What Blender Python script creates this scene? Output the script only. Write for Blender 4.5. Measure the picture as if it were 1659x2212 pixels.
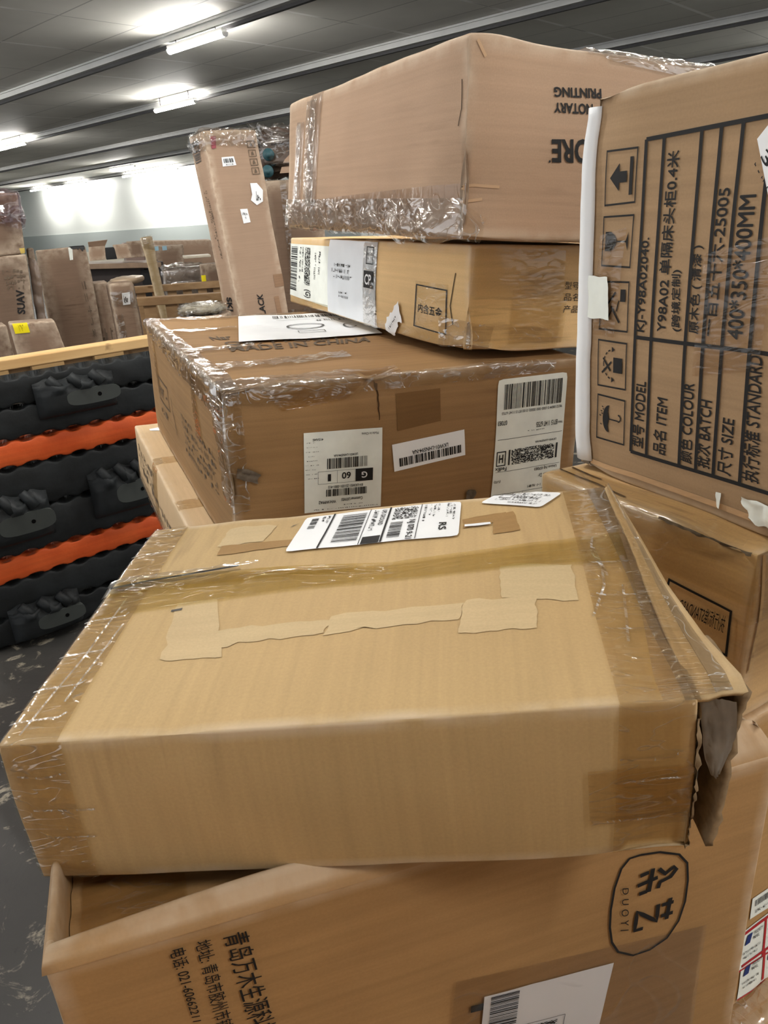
import bpy, math, random
from mathutils import Vector, Matrix, noise
random.seed(7)
S = bpy.context.scene
COL = S.collection
for o in list(bpy.data.objects):
    bpy.data.objects.remove(o)

# ------------------------------------------------------------------ camera
cam_data = bpy.data.cameras.new('camera')
cam = bpy.data.objects.new('camera', cam_data)
COL.objects.link(cam)
S.camera = cam
cam_data.sensor_fit = 'VERTICAL'
cam_data.sensor_height = 24.0
cam_data.lens = 24.0 * 1600.0 / 2212.0
cam_data.clip_start = 0.02
cam_data.clip_end = 300
pitch, roll = math.radians(22.0), math.radians(3.9)
f_ = Vector((0, math.cos(pitch), -math.sin(pitch)))
r0 = Vector((1, 0, 0)); u0 = r0.cross(f_)
rr = r0 * math.cos(roll) - u0 * math.sin(roll)
uu = r0 * math.sin(roll) + u0 * math.cos(roll)
M = Matrix((rr, uu, -f_)).transposed().to_4x4()
M.translation = Vector((0, 0, 1.5))
cam.matrix_world = M

# ------------------------------------------------------------------ world and exposure
W = bpy.data.worlds.new('world'); S.world = W; W.use_nodes = True
W.node_tree.nodes['Background'].inputs[0].default_value = (.96, .98, 1.0, 1)
W.node_tree.nodes['Background'].inputs[1].default_value = 0.75
S.view_settings.view_transform = 'Standard'
S.view_settings.look = 'None'
S.view_settings.exposure = 1.24
S.view_settings.gamma = 1.0
S.view_settings.use_curve_mapping = False
S.cycles.max_bounces = 8
S.cycles.diffuse_bounces = 4
S.cycles.glossy_bounces = 3
S.cycles.transparent_max_bounces = 24
S.cycles.caustics_reflective = False
S.cycles.caustics_refractive = False
S.cycles.use_denoising = True
LAMP_POWER = 85.0
LAMP_COLOR = (1.0, .97, .92, 1)
BOX={'B7':{'FLD':[0.2396,0.8572,1.1998],'FRD':[0.404,0.4938,1.1998],'BLD':[0.6039,1.0203,1.198],'BRD':[0.7672,0.6571,1.1978],'FLT':[0.2435,0.8574,1.5974],'FRT':[0.4059,0.4944,1.598],'BLT':[0.6058,1.0209,1.5962],'BRT':[0.7691,0.6577,1.596]},'B2':{'FLD':[-0.2769,0.4231,1.0496],'FRD':[0.1933,0.372,1.0858],'BLD':[-0.2362,0.7489,1.0663],'BRD':[0.2293,0.6953,1.1032],'FLT':[-0.2779,0.4213,1.1751],'FRT':[0.1809,0.3679,1.2153],'BLT':[-0.2493,0.7437,1.1978],'BRT':[0.2239,0.6888,1.2342]},'B4':{'FLD':[-0.2363,1.0666,0.9933],'FRD':[0.3565,1.3143,0.9524],'BLD':[-0.5627,1.852,1.0249],'BRD':[0.0301,2.0997,0.9841],'FLT':[-0.2278,1.0656,1.28],'FRT':[0.3774,1.3152,1.2397],'BLT':[-0.5451,1.8491,1.2963],'BRT':[0.06,2.0987,1.256]},'B5':{'FLD':[0.1551,1.2569,1.2692],'FRD':[0.5845,1.4451,1.2289],'BLD':[-0.2165,2.0982,1.2892],'BRD':[0.2164,2.2873,1.2519],'FLT':[0.1672,1.2576,1.4426],'FRT':[0.5984,1.4464,1.4051],'BLT':[-0.1985,2.0994,1.4533],'BRT':[0.2303,2.2885,1.4281]},'B6':{'FLD':[0.132,1.1209,1.4555],'FRD':[0.5536,1.2987,1.4163],'BLD':[-0.1778,1.8513,1.4823],'BRD':[0.2487,2.0294,1.4445],'FLT':[0.1516,1.1202,1.7096],'FRT':[0.5757,1.298,1.673],'BLT':[-0.1476,1.8516,1.7346],'BRT':[0.2707,2.0287,1.7012]},'B3':{'BLT':[-0.6378,1.8991,1.0258],'FLT':[-0.326,1.163,0.9958],'BRT':[-0.0687,2.1418,0.9867],'FRT':[0.2432,1.4057,0.9566],'BLD':[-0.6486,1.9006,0.8782],'FLD':[-0.3368,1.1645,0.8482],'BRD':[-0.0794,2.1433,0.8391],'FRD':[0.2324,1.4072,0.809]},'B8':{'FLT':[0.1901,0.8338,1.2],'FRT':[0.3277,0.5835,1.2],'BLT':[0.5582,1.0361,1.2],'BRT':[0.6957,0.7858,1.2],'BLD':[0.5582,1.0361,1.02],'FLD':[0.1901,0.8338,1.02],'BRD':[0.6957,0.7858,1.02],'FRD':[0.3277,0.5835,1.02]},'B9':{'FLT':[0.193,0.8285,1.018],'FRT':[0.3306,0.5782,1.018],'BLT':[0.5874,1.0453,1.018],'BRT':[0.7249,0.7949,1.018],'BLD':[0.5874,1.0453,0.56],'FLD':[0.193,0.8285,0.56],'BRD':[0.7249,0.7949,0.56],'FRD':[0.3306,0.5782,0.56]},'B10':{'FLT':[0.193,0.8285,0.558],'FRT':[0.345,0.5519,0.558],'BLT':[0.5874,1.0453,0.558],'BRT':[0.7394,0.7687,0.558],'BLD':[0.5874,1.0453,0.0],'FLD':[0.193,0.8285,0.0],'BRD':[0.7394,0.7687,0.0],'FRD':[0.345,0.5519,0.0]},'B1':{'FLD':[-0.2407,0.3386,0.0],'FRD':[0.3221,0.5018,0.0],'BLD':[-0.3311,0.6246,0.0],'BRD':[0.1974,0.777,0.0],'BLT':[-0.3311,0.6246,1.062],'FLT':[-0.2407,0.3386,1.062],'BRT':[0.1974,0.777,1.05],'FRT':[0.3221,0.5018,1.05]},'lean':{'FLD':[-0.6353,4.1079,0.0161],'FRD':[-0.3885,4.3131,0.0231],'BLD':[-0.7381,4.2321,0.0007],'BRD':[-0.4913,4.4373,0.0076],'FLT':[-0.7853,4.2232,1.9414],'FRT':[-0.5385,4.4283,1.9483],'BLT':[-0.8881,4.3474,1.9259],'BRT':[-0.6413,4.5525,1.9329]},'suav':{'FLT':[-2.0489,4.1185,1.4035],'FRT':[-1.815,4.2386,1.4123],'FRD':[-1.9349,4.177,0.0],'FLD':[-2.1162,4.0839,0.0],'BLT':[-2.2773,4.5633,1.4035],'BRT':[-2.0434,4.6834,1.4123],'BRD':[-2.1633,4.6218,0.0],'BLD':[-2.3446,4.5287,0.0]},'suavtop':{'FLT':[-1.9891,4.1699,1.7334],'FRT':[-1.8018,4.2649,1.7108],'FRD':[-1.8215,4.2549,1.4143],'FLD':[-2.0568,4.1355,1.4054],'BLT':[-2.1927,4.5712,1.7334],'BRT':[-2.0054,4.6662,1.7108],'BRD':[-2.0251,4.6562,1.4143],'BLD':[-2.2604,4.5368,1.4054]},'strip':{'FLT':[-1.8809,4.4161,1.4397],'FRT':[-1.8484,4.4324,1.4418],'FRD':[-1.9294,4.3918,0.0],'FLD':[-1.9657,4.3736,0.0],'BLT':[-1.9347,4.5234,1.4397],'BRT':[-1.9022,4.5397,1.4418],'BRD':[-1.9832,4.4991,0.0],'BLD':[-2.0195,4.4809,0.0]},'flat':{'FLT':[-1.9981,4.8008,1.4182],'FRT':[-1.7308,4.9164,1.4257],'FRD':[-1.745,4.9103,0.0],'FLD':[-2.0407,4.7824,0.0],'BLT':[-2.0339,4.8834,1.4182],'BRT':[-1.7666,4.999,1.4257],'BRD':[-1.7808,4.9929,0.0],'BLD':[-2.0764,4.865,0.0]},'mid':{'FLT':[-1.7692,4.996,1.1957],'FRT':[-1.6796,5.033,1.1982],'FRD':[-1.6689,5.0375,0.0],'FLD':[-1.8469,4.9639,0.0],'BLT':[-1.8533,5.1993,1.1957],'BRT':[-1.7636,5.2364,1.1982],'BRD':[-1.7529,5.2408,0.0],'BLD':[-1.9309,5.1672,0.0]},'round':{'FLT':[-1.4602,4.3621,1.2288],'FRT':[-1.3241,4.4135,1.2307],'FRD':[-1.3371,4.4086,0.0],'FLD':[-1.4549,4.3641,0.0],'BLT':[-1.538,4.5679,1.2288],'BRT':[-1.4018,4.6193,1.2307],'BRD':[-1.4148,4.6144,0.0],'BLD':[-1.5326,4.5699,0.0]},'yel':{'FLT':[-1.6633,3.5275,1.1342],'FRT':[-1.4876,3.6146,1.1257],'FRD':[-1.3716,3.6721,0.35],'FLD':[-1.6492,3.5345,0.35],'BLT':[-1.7166,3.6351,1.1342],'BRT':[-1.5409,3.7221,1.1257],'BRD':[-1.4249,3.7796,0.35],'BLD':[-1.7025,3.642,0.35]},'back_l':{'FLT':[-1.9129,3.6828,1.1167],'FRT':[-1.7837,3.7557,1.1047],'FRD':[-1.7829,3.7561,0.0],'FLD':[-1.9615,3.6554,0.0],'BLT':[-2.0111,3.8571,1.1167],'BRT':[-1.8819,3.9299,1.1047],'BRD':[-1.8811,3.9303,0.0],'BLD':[-2.0597,3.8297,0.0]},'desk':{'FLT':[-2.4605,6.979,1.2438],'FRT':[-1.9925,7.1454,1.2156],'FRD':[-1.9978,7.1436,1.184],'FLD':[-2.467,6.9766,1.2092],'BLT':[-2.6951,7.6385,1.2438],'BRT':[-2.2271,7.8049,1.2156],'BRD':[-2.2324,7.8031,1.184],'BLD':[-2.7017,7.6362,1.2092]},'tube':{'FLT':[-1.6844,5.9668,1.4356],'FRT':[-1.6034,5.9946,1.4427],'FRD':[-1.5303,6.0198,0.0],'FLD':[-1.5655,6.0077,0.0],'BLT':[-1.7169,6.0614,1.4356],'BRT':[-1.636,6.0892,1.4427],'BRD':[-1.5628,6.1144,0.0],'BLD':[-1.598,6.1022,0.0]},'bxa':{'FLT':[-2.508,8.2262,1.369],'FRT':[-2.3227,8.2923,1.3775],'FRD':[-2.3396,8.2863,1.1721],'FLD':[-2.524,8.2204,1.1786],'BLT':[-2.6425,8.6029,1.369],'BRT':[-2.4572,8.669,1.3775],'BRD':[-2.4741,8.663,1.1721],'BLD':[-2.6585,8.5972,1.1786]},'bxb':{'FLT':[-2.19,8.213,1.3264],'FRT':[-1.9128,8.2977,1.3145],'FRD':[-2.0233,8.2639,0.0],'FLD':[-2.2832,8.1846,-0.0],'BLT':[-2.3068,8.5956,1.3264],'BRT':[-2.0297,8.6802,1.3145],'BRD':[-2.1401,8.6465,0.0],'BLD':[-2.4,8.5671,-0.0]},'long':{'FLT':[-2.438,9.0783,1.3592],'FRT':[-1.8017,9.2491,1.3281],'FRD':[-1.5194,9.3249,0.0],'FLD':[-2.6027,9.0341,0.0],'BLT':[-2.5417,9.4647,1.3592],'BRT':[-1.9053,9.6354,1.3281],'BRD':[-1.6231,9.7112,0.0],'BLD':[-2.7064,9.4205,0.0]},'wrapped':{'FLT':[-1.7472,6.6751,1.1669],'FRT':[-1.4105,6.7702,1.1654],'FRD':[-1.4008,6.7729,1.0223],'FLD':[-1.7509,6.6741,1.0305],'BLT':[-1.8233,6.9446,1.1669],'BRT':[-1.4866,7.0397,1.1654],'BRD':[-1.4769,7.0424,1.0223],'BLD':[-1.827,6.9435,1.0305]},'board':{'FLT':[-1.557,6.722,1.257],'FRT':[-1.3389,6.7812,1.2551],'FRD':[-1.3378,6.7815,1.2361],'FLD':[-1.5562,6.7223,1.2382],'BLT':[-1.6303,6.9923,1.257],'BRT':[-1.4122,7.0514,1.2551],'BRD':[-1.4111,7.0517,1.2361],'BLD':[-1.6295,6.9925,1.2382]},'brown_r':{'FLT':[-1.3735,6.4555,1.1937],'FRT':[-1.1604,6.5091,1.1986],'FRD':[-1.1609,6.5089,0.0],'FLD':[-1.4198,6.4439,0.0],'BLT':[-1.4125,6.6107,1.1937],'BRT':[-1.1994,6.6642,1.1986],'BRD':[-1.1999,6.6641,0.0],'BLD':[-1.4588,6.599,0.0]},'palB':{'FLT':[-1.8475,6.1275,1.0777],'FRT':[-1.3409,6.2734,1.0675],'FRD':[-1.4978,6.2282,0.0],'FLD':[-2.0366,6.0731,0.0],'BLT':[-1.8807,6.2429,1.0777],'BRT':[-1.3741,6.3887,1.0675],'BRD':[-1.531,6.3436,0.0],'BLD':[-2.0698,6.1884,0.0]},'palF':{'FLT':[-1.6182,5.3611,1.0533],'FRT':[-1.0128,5.5166,1.039],'FRD':[-1.155,5.4801,0.0],'FLD':[-1.8037,5.3135,0.0],'BLT':[-1.6431,5.458,1.0533],'BRT':[-1.0377,5.6134,1.039],'BRD':[-1.1799,5.5769,0.0],'BLD':[-1.8286,5.4103,0.0]},'roll':{'FLT':[-0.9855,3.8767,1.1264],'FRT':[-0.7644,3.9359,1.1281],'FRD':[-0.7652,3.9357,1.0402],'FLD':[-0.9904,3.8754,1.04],'BLT':[-1.0373,4.0699,1.1264],'BRT':[-0.8161,4.1291,1.1281],'BRD':[-0.8169,4.1289,1.0402],'BLD':[-1.0422,4.0686,1.04]},'brk':{'FLT':[-0.6267,4.9102,1.7189],'FRT':[-0.2541,4.9555,1.718],'FRD':[-0.2344,4.9579,0.0],'FLD':[-0.5781,4.9161,0.0],'BLT':[-0.675,5.3072,1.7189],'BRT':[-0.3023,5.3526,1.718],'BRD':[-0.2827,5.355,0.0],'BLD':[-0.6264,5.3132,0.0]},'brkt':{'FLT':[-0.5949,4.9141,1.9727],'FRT':[-0.3711,4.9467,1.9372],'FRD':[-0.3935,4.9435,1.7262],'FLD':[-0.5993,4.9135,1.7173],'BLT':[-0.6454,5.2605,1.9727],'BRT':[-0.4215,5.2931,1.9372],'BRD':[-0.444,5.2898,1.7262],'BLD':[-0.6498,5.2598,1.7173]}}
UV={'lab_made':[[0.1889,0.7179],[0.3917,0.7017],[0.3823,0.231],[0.1771,0.2552]],'lab_lkw':[[0.4163,0.5947],[0.6242,0.6335],[0.6297,0.4741],[0.4218,0.431]],'lab_fedex':[[0.7227,0.9081],[0.9416,0.9163],[0.948,0.3103],[0.7206,0.1849]],'lab_fedex4':[[0.7227,0.9081],[0.9431,0.916],[0.9496,0.0861],[0.7202,0.0851]],'paper_top':[[0.3294,0.9362],[0.7747,0.9111],[0.6648,0.4792],[0.1895,0.4685]],'txt_made':[[0.1358,0.3607],[0.5723,0.386],[0.6131,0.4619],[0.1432,0.4332]],'txt_qty':[[0.1432,0.4332],[0.5133,0.4456],[0.5275,0.5077],[0.1519,0.5037]],'txt_nar':[[0.1291,0.5345],[0.2183,0.5443],[0.2259,0.6086],[0.1311,0.5981]],'patch_dark':[[0.4317,0.8839],[0.5534,0.8914],[0.5551,0.7006],[0.4333,0.6697]],'b4_l1':[[0.1684,0.5238],[0.3593,0.4971],[0.3546,0.3276],[0.1699,0.3651]],'b4_l2':[[0.5633,0.522],[0.8985,0.4556],[0.8301,0.2665],[0.5223,0.3379]],'b4_mark':[[0.3925,0.5734],[0.426,0.5953],[0.4321,0.3053],[0.399,0.278]],'b5_labA':[[0.0042,0.9095],[0.323,0.9073],[0.3158,0.0778],[-0.0086,0.1216]],'b5_labB':[[0.3227,0.9915],[0.6148,0.9839],[0.6077,0.0183],[0.3093,0.0291]],'b5_sq':[[0.8047,0.5869],[0.9265,0.573],[0.921,0.1269],[0.7959,0.1397]],'b5_torn':[[0.7316,0.375],[0.7511,0.1825],[0.7,-0.0654],[0.6636,0.0762]],'b5_txt':[[0.4054,0.6738],[0.6542,0.6395],[0.6488,0.3493],[0.4088,0.3657]],'b6_ore':[[0.3033,0.5401],[0.4519,0.5556],[0.4625,0.4295],[0.3113,0.4212]],'b6_not':[[0.3048,0.7205],[0.4497,0.7326],[0.4543,0.6778],[0.3065,0.6711]],'b6_pri':[[0.3013,0.7958],[0.4788,0.812],[0.4832,0.7623],[0.3047,0.7474]],'b7_tbl':[[0.2037,0.8764],[0.5337,0.8848],[0.6558,0.1095],[0.2279,0.0997]],'b7_i1':[[0.062,0.8653],[0.1789,0.8638],[0.1809,0.7364],[0.0664,0.7317]],'b7_i2':[[0.0649,0.708],[0.1803,0.7106],[0.1819,0.5808],[0.0682,0.582]],'b7_i3':[[0.0786,0.5452],[0.1834,0.5488],[0.1895,0.4184],[0.0726,0.4149]],'b7_i4':[[0.0728,0.3895],[0.1904,0.3918],[0.1958,0.2641],[0.0796,0.2584]],'b7_i5':[[0.0814,0.2359],[0.1966,0.2373],[0.2017,0.1093],[0.0821,0.1038]],'b7_l1t':[0.2601,0.8746],'b7_l1b':[0.2866,0.1029],'b7_l2t':[0.3712,0.8777],'b7_l2b':[0.3992,0.106],'b7_l3t':[0.4248,0.8789],'b7_l3b':[0.4518,0.1057],'b7_l4t':[0.4802,0.8785],'b7_l4b':[0.5048,0.105],'b7_l5t':[0.5555,0.7469],'b7_l5b':[0.5813,0.1062],'b7_h0':[0.2158,0.4104],'b7_h1':[0.5732,0.4187],'b7_h2':[0.6072,0.419],'b7_lab':[[0.5351,0.8754],[0.5548,0.7513],[0.4878,0.7972],[0.5105,0.8287]],'b7_white':[[-0.0669,0.9881],[0.0227,0.9811],[0.0509,0.059],[-0.0036,0.0541]],'b7_whiteb':[[0.0328,0.5578],[0.1083,0.5572],[0.1236,0.446],[0.0378,0.4434]],'b7_small':[[0.5194,0.0696],[0.5369,0.0726],[0.5358,0.031],[0.5259,0.0326]],'b7_paper':[[0.5978,0.0822],[0.6585,0.0923],[0.6696,0.0216],[0.6192,0.033]],'b8_box':[[0.6887,0.6728],[0.9418,0.644],[0.9435,0.3639],[0.6661,0.3754]],'b8_txt':[[0.9232,0.5972],[0.7488,0.5969],[0.7398,0.4966],[0.9192,0.493]],'b9_s1':[[0.139,0.3009],[0.2421,0.2904],[0.2809,0.1073],[0.1367,0.1492]],'b9_s2':[[0.1523,0.4057],[0.222,0.3856],[0.2392,0.304],[0.1556,0.3309]],'b9_s3':[[0.1514,0.1735],[0.272,0.1494],[0.3111,-0.0353],[0.1592,0.0244]],'b2_lab':[[0.3444,0.7227],[0.3598,0.9619],[0.6959,0.9712],[0.6898,0.7326]],'b2_tag':[[0.7346,0.9481],[0.7833,1.0246],[0.9061,0.9742],[0.8544,0.8758]],'b2_white':[[0.7009,0.8043],[0.7532,0.8062],[0.7538,0.7912],[0.7018,0.7863]],'b2_pale':[[0.7629,0.5405],[0.8871,0.5321],[0.8835,0.364],[0.7619,0.3912]],'b2_pale2':[[0.7005,0.3946],[0.8186,0.3887],[0.8111,0.2659],[0.6888,0.2684]],'b2_pale3':[[0.4755,0.3817],[0.7004,0.3845],[0.6888,0.3183],[0.4675,0.3057]],'b2_pale4':[[0.1692,0.4996],[0.2444,0.5058],[0.3037,0.2449],[0.1908,0.2645]],'b2_pale5':[[0.1931,0.937],[0.2976,0.9383],[0.2847,0.8184],[0.1843,0.8166]],'b2_pale6':[[0.2745,0.3523],[0.4776,0.3614],[0.4675,0.3057],[0.2881,0.2835]],'b2_dk1':[[0.759,0.85],[0.8013,0.8678],[0.8091,0.7399],[0.7566,0.7272]],'b2_dk2':[[0.195,0.8137],[0.3547,0.8136],[0.3604,0.7686],[0.1959,0.7563]],'b2_brn':[[0.6983,0.8474],[0.7875,0.8722],[0.7853,0.8113],[0.6981,0.7874]],'b2_la':[0.0843,1.0087],'b2_lb':[0.0965,-0.0021],'b2_ra':[0.9068,0.9844],'b2_rb':[0.9021,0.0053],'b2_ya':[-0.0167,0.6564],'b2_yb':[0.568,0.6071],'b2_yc':[1.0203,0.6767],'b2_yd':[-0.0111,0.4707],'b2_ye':[0.5723,0.522],'b2_yf':[1.0079,0.5285],'b2f_la':[0.1032,0.9711],'b2f_lb':[0.0988,0.0279],'b2f_ra':[0.9014,0.9949],'b2f_rb':[0.8876,-0.0121],'b1_txt1':[[0.2228,0.9828],[0.1929,0.9838],[0.2041,0.8794],[0.2372,0.88]],'b1_txt2':[[0.1796,0.9848],[0.1605,0.9851],[0.1647,0.8906],[0.1861,0.8904]],'b1_txt3':[[0.1501,0.9842],[0.1313,0.9845],[0.1385,0.9152],[0.1509,0.9137]],'b1_oval':[[0.7407,0.9512],[0.8597,0.9374],[0.8667,0.8125],[0.7304,0.8318]],'b1_logo1':[[0.7602,0.9286],[0.8403,0.9161],[0.8471,0.8781],[0.7631,0.894]],'b1_logo2':[[0.7647,0.8937],[0.8389,0.8826],[0.8402,0.8415],[0.7683,0.8529]],'b1_duoyi':[[0.756,0.9069],[0.7612,0.8584],[0.7464,0.8613],[0.7457,0.9086]],'b1_lab':[[0.524,0.8424],[0.7391,0.8257],[0.7082,0.7124],[0.5059,0.7396]],'b1_film':[[0.4826,0.8701],[0.9063,0.8317],[0.9034,0.6645],[0.4541,0.7556]],'b3_txt':[[-0.0203,0.7397],[0.7953,0.947],[0.672,0.5527],[-0.0812,0.1556]],'b3_tape':[[0.008,0.5357],[0.0744,0.5225],[0.0723,0.4651],[0.0053,0.475]],'b3_tape2':[[0.002,0.1724],[0.0867,0.1816],[0.0836,0.1454],[-0.0002,0.1343]],'ln_lab':[[0.2407,0.9335],[0.4661,0.9347],[0.4869,0.9127],[0.2332,0.9107]],'ln_lab2':[[0.3995,0.8017],[0.5424,0.8013],[0.5563,0.766],[0.4179,0.7642]],'ln_arrow':[[0.6796,0.8668],[0.9124,0.8638],[0.8856,0.8108],[0.622,0.8064]],'ln_red':[[0.1036,0.9835],[0.2066,0.9855],[0.1725,0.9564],[0.0943,0.9544]],'ln_icons':[[0.7604,0.975],[0.9133,0.9758],[0.9055,0.8854],[0.7595,0.8852]],'ln_ack':[[0.5192,0.5726],[0.4023,0.5765],[0.3433,0.5342],[0.462,0.5313]],'ln_bar':[[0.0432,0.9817],[0.6078,0.9836],[0.5406,0.9327],[0.1759,0.9313]],'ln_ski':[[0.7134,0.5769],[0.4018,0.5785],[0.3038,0.5402],[0.6813,0.5387]],'ln_small':[[0.3019,0.8618],[0.5425,0.8587],[0.6674,0.6797],[0.4092,0.6793]],'round_lab':[[0.4724,0.9512],[0.7706,0.9516],[0.7251,0.8983],[0.4406,0.8979]],'flat_st':[[0.6441,0.9978],[0.7276,0.998],[0.6987,0.9474],[0.6335,0.9469]],'yel_lab':[[0.0678,0.9987],[0.3889,1.0006],[0.3879,0.9405],[0.0759,0.9393]],'bxb1':[[0.0128,0.9931],[0.1419,0.9956],[0.1445,0.9649],[0.0149,0.9624]],'bxb2':[[0.2698,0.9947],[0.4316,0.997],[0.4354,0.9661],[0.2729,0.9639]],'suav_txt':[[0.7026,0.878],[0.8631,0.8743],[0.8229,0.7862],[0.6669,0.7901]],'suav_scr':[[0.484,0.955],[0.9926,0.9521],[0.9723,0.8734],[0.4505,0.8772]],'b7t_model':[[0.2288,0.1191],[0.22799999999999998,0.2997],[0.2722,0.2997],[0.273,0.1191]],'b7t_item':[[0.3079,0.1199],[0.30469999999999997,0.2684],[0.349,0.2684],[0.3522,0.1199]],'b7t_colour':[[0.396,0.1191],[0.3873,0.3212],[0.4296,0.3212],[0.4383,0.1191]],'b7t_batch':[[0.4501,0.1196],[0.4423,0.2883],[0.4852,0.2883],[0.493,0.1196]],'b7t_size':[[0.5142,0.1197],[0.5112,0.2574],[0.5528,0.2574],[0.5558,0.1197]],'b7t_std':[[0.5861,0.1225],[0.5614999999999999,0.411],[0.6073,0.411],[0.6319,0.1225]],'b7t_kj':[[0.2228,0.4267],[0.21369999999999997,0.6547],[0.2478,0.6547],[0.2569,0.4267]],'b7t_y98':[[0.2883,0.4339],[0.27509999999999996,0.8435],[0.3117,0.8435],[0.3249,0.4339]],'b7t_kua':[[0.3411,0.44],[0.3234,0.5822],[0.3553,0.5822],[0.373,0.44]],'b7t_col':[[0.3949,0.4405],[0.37929999999999997,0.6376],[0.4137,0.6376],[0.4293,0.4405]],'b7t_batv':[[0.434,0.4399],[0.4331,0.7558],[0.4714,0.7558],[0.4723,0.4399]],'b7t_siz':[[0.504,0.4408],[0.495,0.739],[0.5367,0.739],[0.5457,0.4408]]}
ST={'oval':[[0.7731,0.938],[0.7556,0.9377],[0.7426,0.9296],[0.7324,0.9111],[0.7277,0.8887],[0.7279,0.8694],[0.7334,0.8508],[0.746,0.8365],[0.7735,0.8254],[0.8039,0.8249],[0.8335,0.8319],[0.852,0.848],[0.8601,0.8687],[0.8609,0.8929],[0.8563,0.9129],[0.8399,0.9256],[0.8056,0.9348],[0.7731,0.938]],'lg0':[[0.8067,0.9167],[0.8189,0.909],[0.8328,0.914],[0.8379,0.9102],[0.829,0.904],[0.8109,0.902],[0.8075,0.8956]],'lg1':[[0.7962,0.9193],[0.7918,0.8949]],'lg2':[[0.7751,0.9154],[0.7897,0.9165]],'lg3':[[0.7715,0.9055],[0.8055,0.908]],'lg4':[[0.7753,0.8959],[0.789,0.8963]],'lg5':[[0.8324,0.8793],[0.8289,0.8554]],'lg6':[[0.8183,0.8741],[0.8387,0.8735]],'lg7':[[0.8185,0.8613],[0.8394,0.861]],'lg8':[[0.8111,0.8767],[0.8112,0.857],[0.7743,0.8763],[0.7726,0.855],[0.7872,0.8543]]}
XT={'flap_out':[[0.2215,0.6755,1.2382],[0.2178,0.5815,1.23],[0.213,0.5,1.2225],[0.2144,0.4355,1.2166],[0.2197,0.3931,1.2135],[0.2175,0.3776,1.2113]],'flap_in':[[0.2184,0.6743,1.2389],[0.2065,0.5793,1.2318],[0.1959,0.4964,1.2257],[0.1885,0.4372,1.2213],[0.1823,0.3865,1.2176],[0.1804,0.3684,1.2163]],'pan_t':[[0.2144,0.4355,1.2166],[0.2197,0.3931,1.2135],[0.2175,0.3776,1.2113]],'pan_f':[[0.2175,0.3776,1.2113],[0.2138,0.3792,1.1873],[0.2106,0.3766,1.153],[0.2084,0.3746,1.1203],[0.2032,0.3728,1.0912]],'film':[[[0.1855,0.3772,1.2101],[0.1976,0.3771,1.2099],[0.2088,0.3759,1.207]],[[0.1911,0.3804,1.1847],[0.202,0.379,1.1812],[0.2132,0.3787,1.1805]],[[0.1942,0.3787,1.1638],[0.2029,0.3774,1.1605],[0.2105,0.3794,1.1656]],[[0.1993,0.3776,1.15],[0.2019,0.3769,1.1482],[0.2057,0.3779,1.1507]]]}


# ------------------------------------------------------------------ materials
MATS = {}
def srgb(r, g, b):
    def f(c):
        c /= 255.0
        return c / 12.92 if c <= .04045 else ((c + .055) / 1.055) ** 2.4
    return (f(r), f(g), f(b), 1)
class NT:
    def __init__(s, name):
        s.m = bpy.data.materials.new(name); s.m.use_nodes = True
        s.t = s.m.node_tree; s.t.nodes.clear()
        s.out = s.n('ShaderNodeOutputMaterial')
    def n(s, typ, ins=None, **kw):
        nd = s.t.nodes.new(typ)
        for k, v in kw.items(): setattr(nd, k, v)
        for k, v in (ins or {}).items(): s.set(nd, k, v)
        return nd
    def set(s, nd, k, v):
        if isinstance(v, tuple) and len(v) == 2 and hasattr(v[0], 'outputs'):
            s.t.links.new(v[0].outputs[v[1]], nd.inputs[k])
        elif hasattr(v, 'outputs'):
            s.t.links.new(v.outputs[0], nd.inputs[k])
        else:
            nd.inputs[k].default_value = v
    def mix(s, fac, a, b, mode='MIX'):
        nd = s.t.nodes.new('ShaderNodeMix'); nd.data_type = 'RGBA'; nd.blend_type = mode
        for i, v in ((0, fac), (6, a), (7, b)):
            if hasattr(v, 'outputs'): s.t.links.new(v.outputs[0], nd.inputs[i])
            elif isinstance(v, tuple) and hasattr(v[0], 'outputs'): s.t.links.new(v[0].outputs[v[1]], nd.inputs[i])
            else: nd.inputs[i].default_value = v
        return (nd, 2)
    def ramp(s, src, stops):
        nd = s.t.nodes.new('ShaderNodeValToRGB')
        if hasattr(src, 'outputs'): src = (src, 0)
        s.t.links.new(src[0].outputs[src[1]], nd.inputs[0])
        e = nd.color_ramp.elements
        while len(e) < len(stops): e.new(.5)
        for i, (p, c) in enumerate(stops):
            e[i].position = p; e[i].color = c if isinstance(c, tuple) else (c, c, c, 1)
        return nd
def plain(name, col, rough=.6, spec=.4, metal=0, var=.1, scale=8):
    if name in MATS: return MATS[name]
    t = NT(name)
    tc = t.n('ShaderNodeTexCoord')
    nz = t.n('ShaderNodeTexNoise', {'Vector': (tc, 3), 'Scale': scale, 'Detail': 4.0})
    k = t.ramp(nz, [(.3, 1 - var), (.7, 1.0)])
    c = t.mix(1.0, col, k, 'MULTIPLY')
    b = t.n('ShaderNodeBsdfPrincipled', {'Base Color': c, 'Roughness': rough, 'Specular IOR Level': spec, 'Metallic': metal})
    t.t.links.new(b.outputs[0], t.out.inputs[0])
    MATS[name] = t.m
    return t.m
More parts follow.
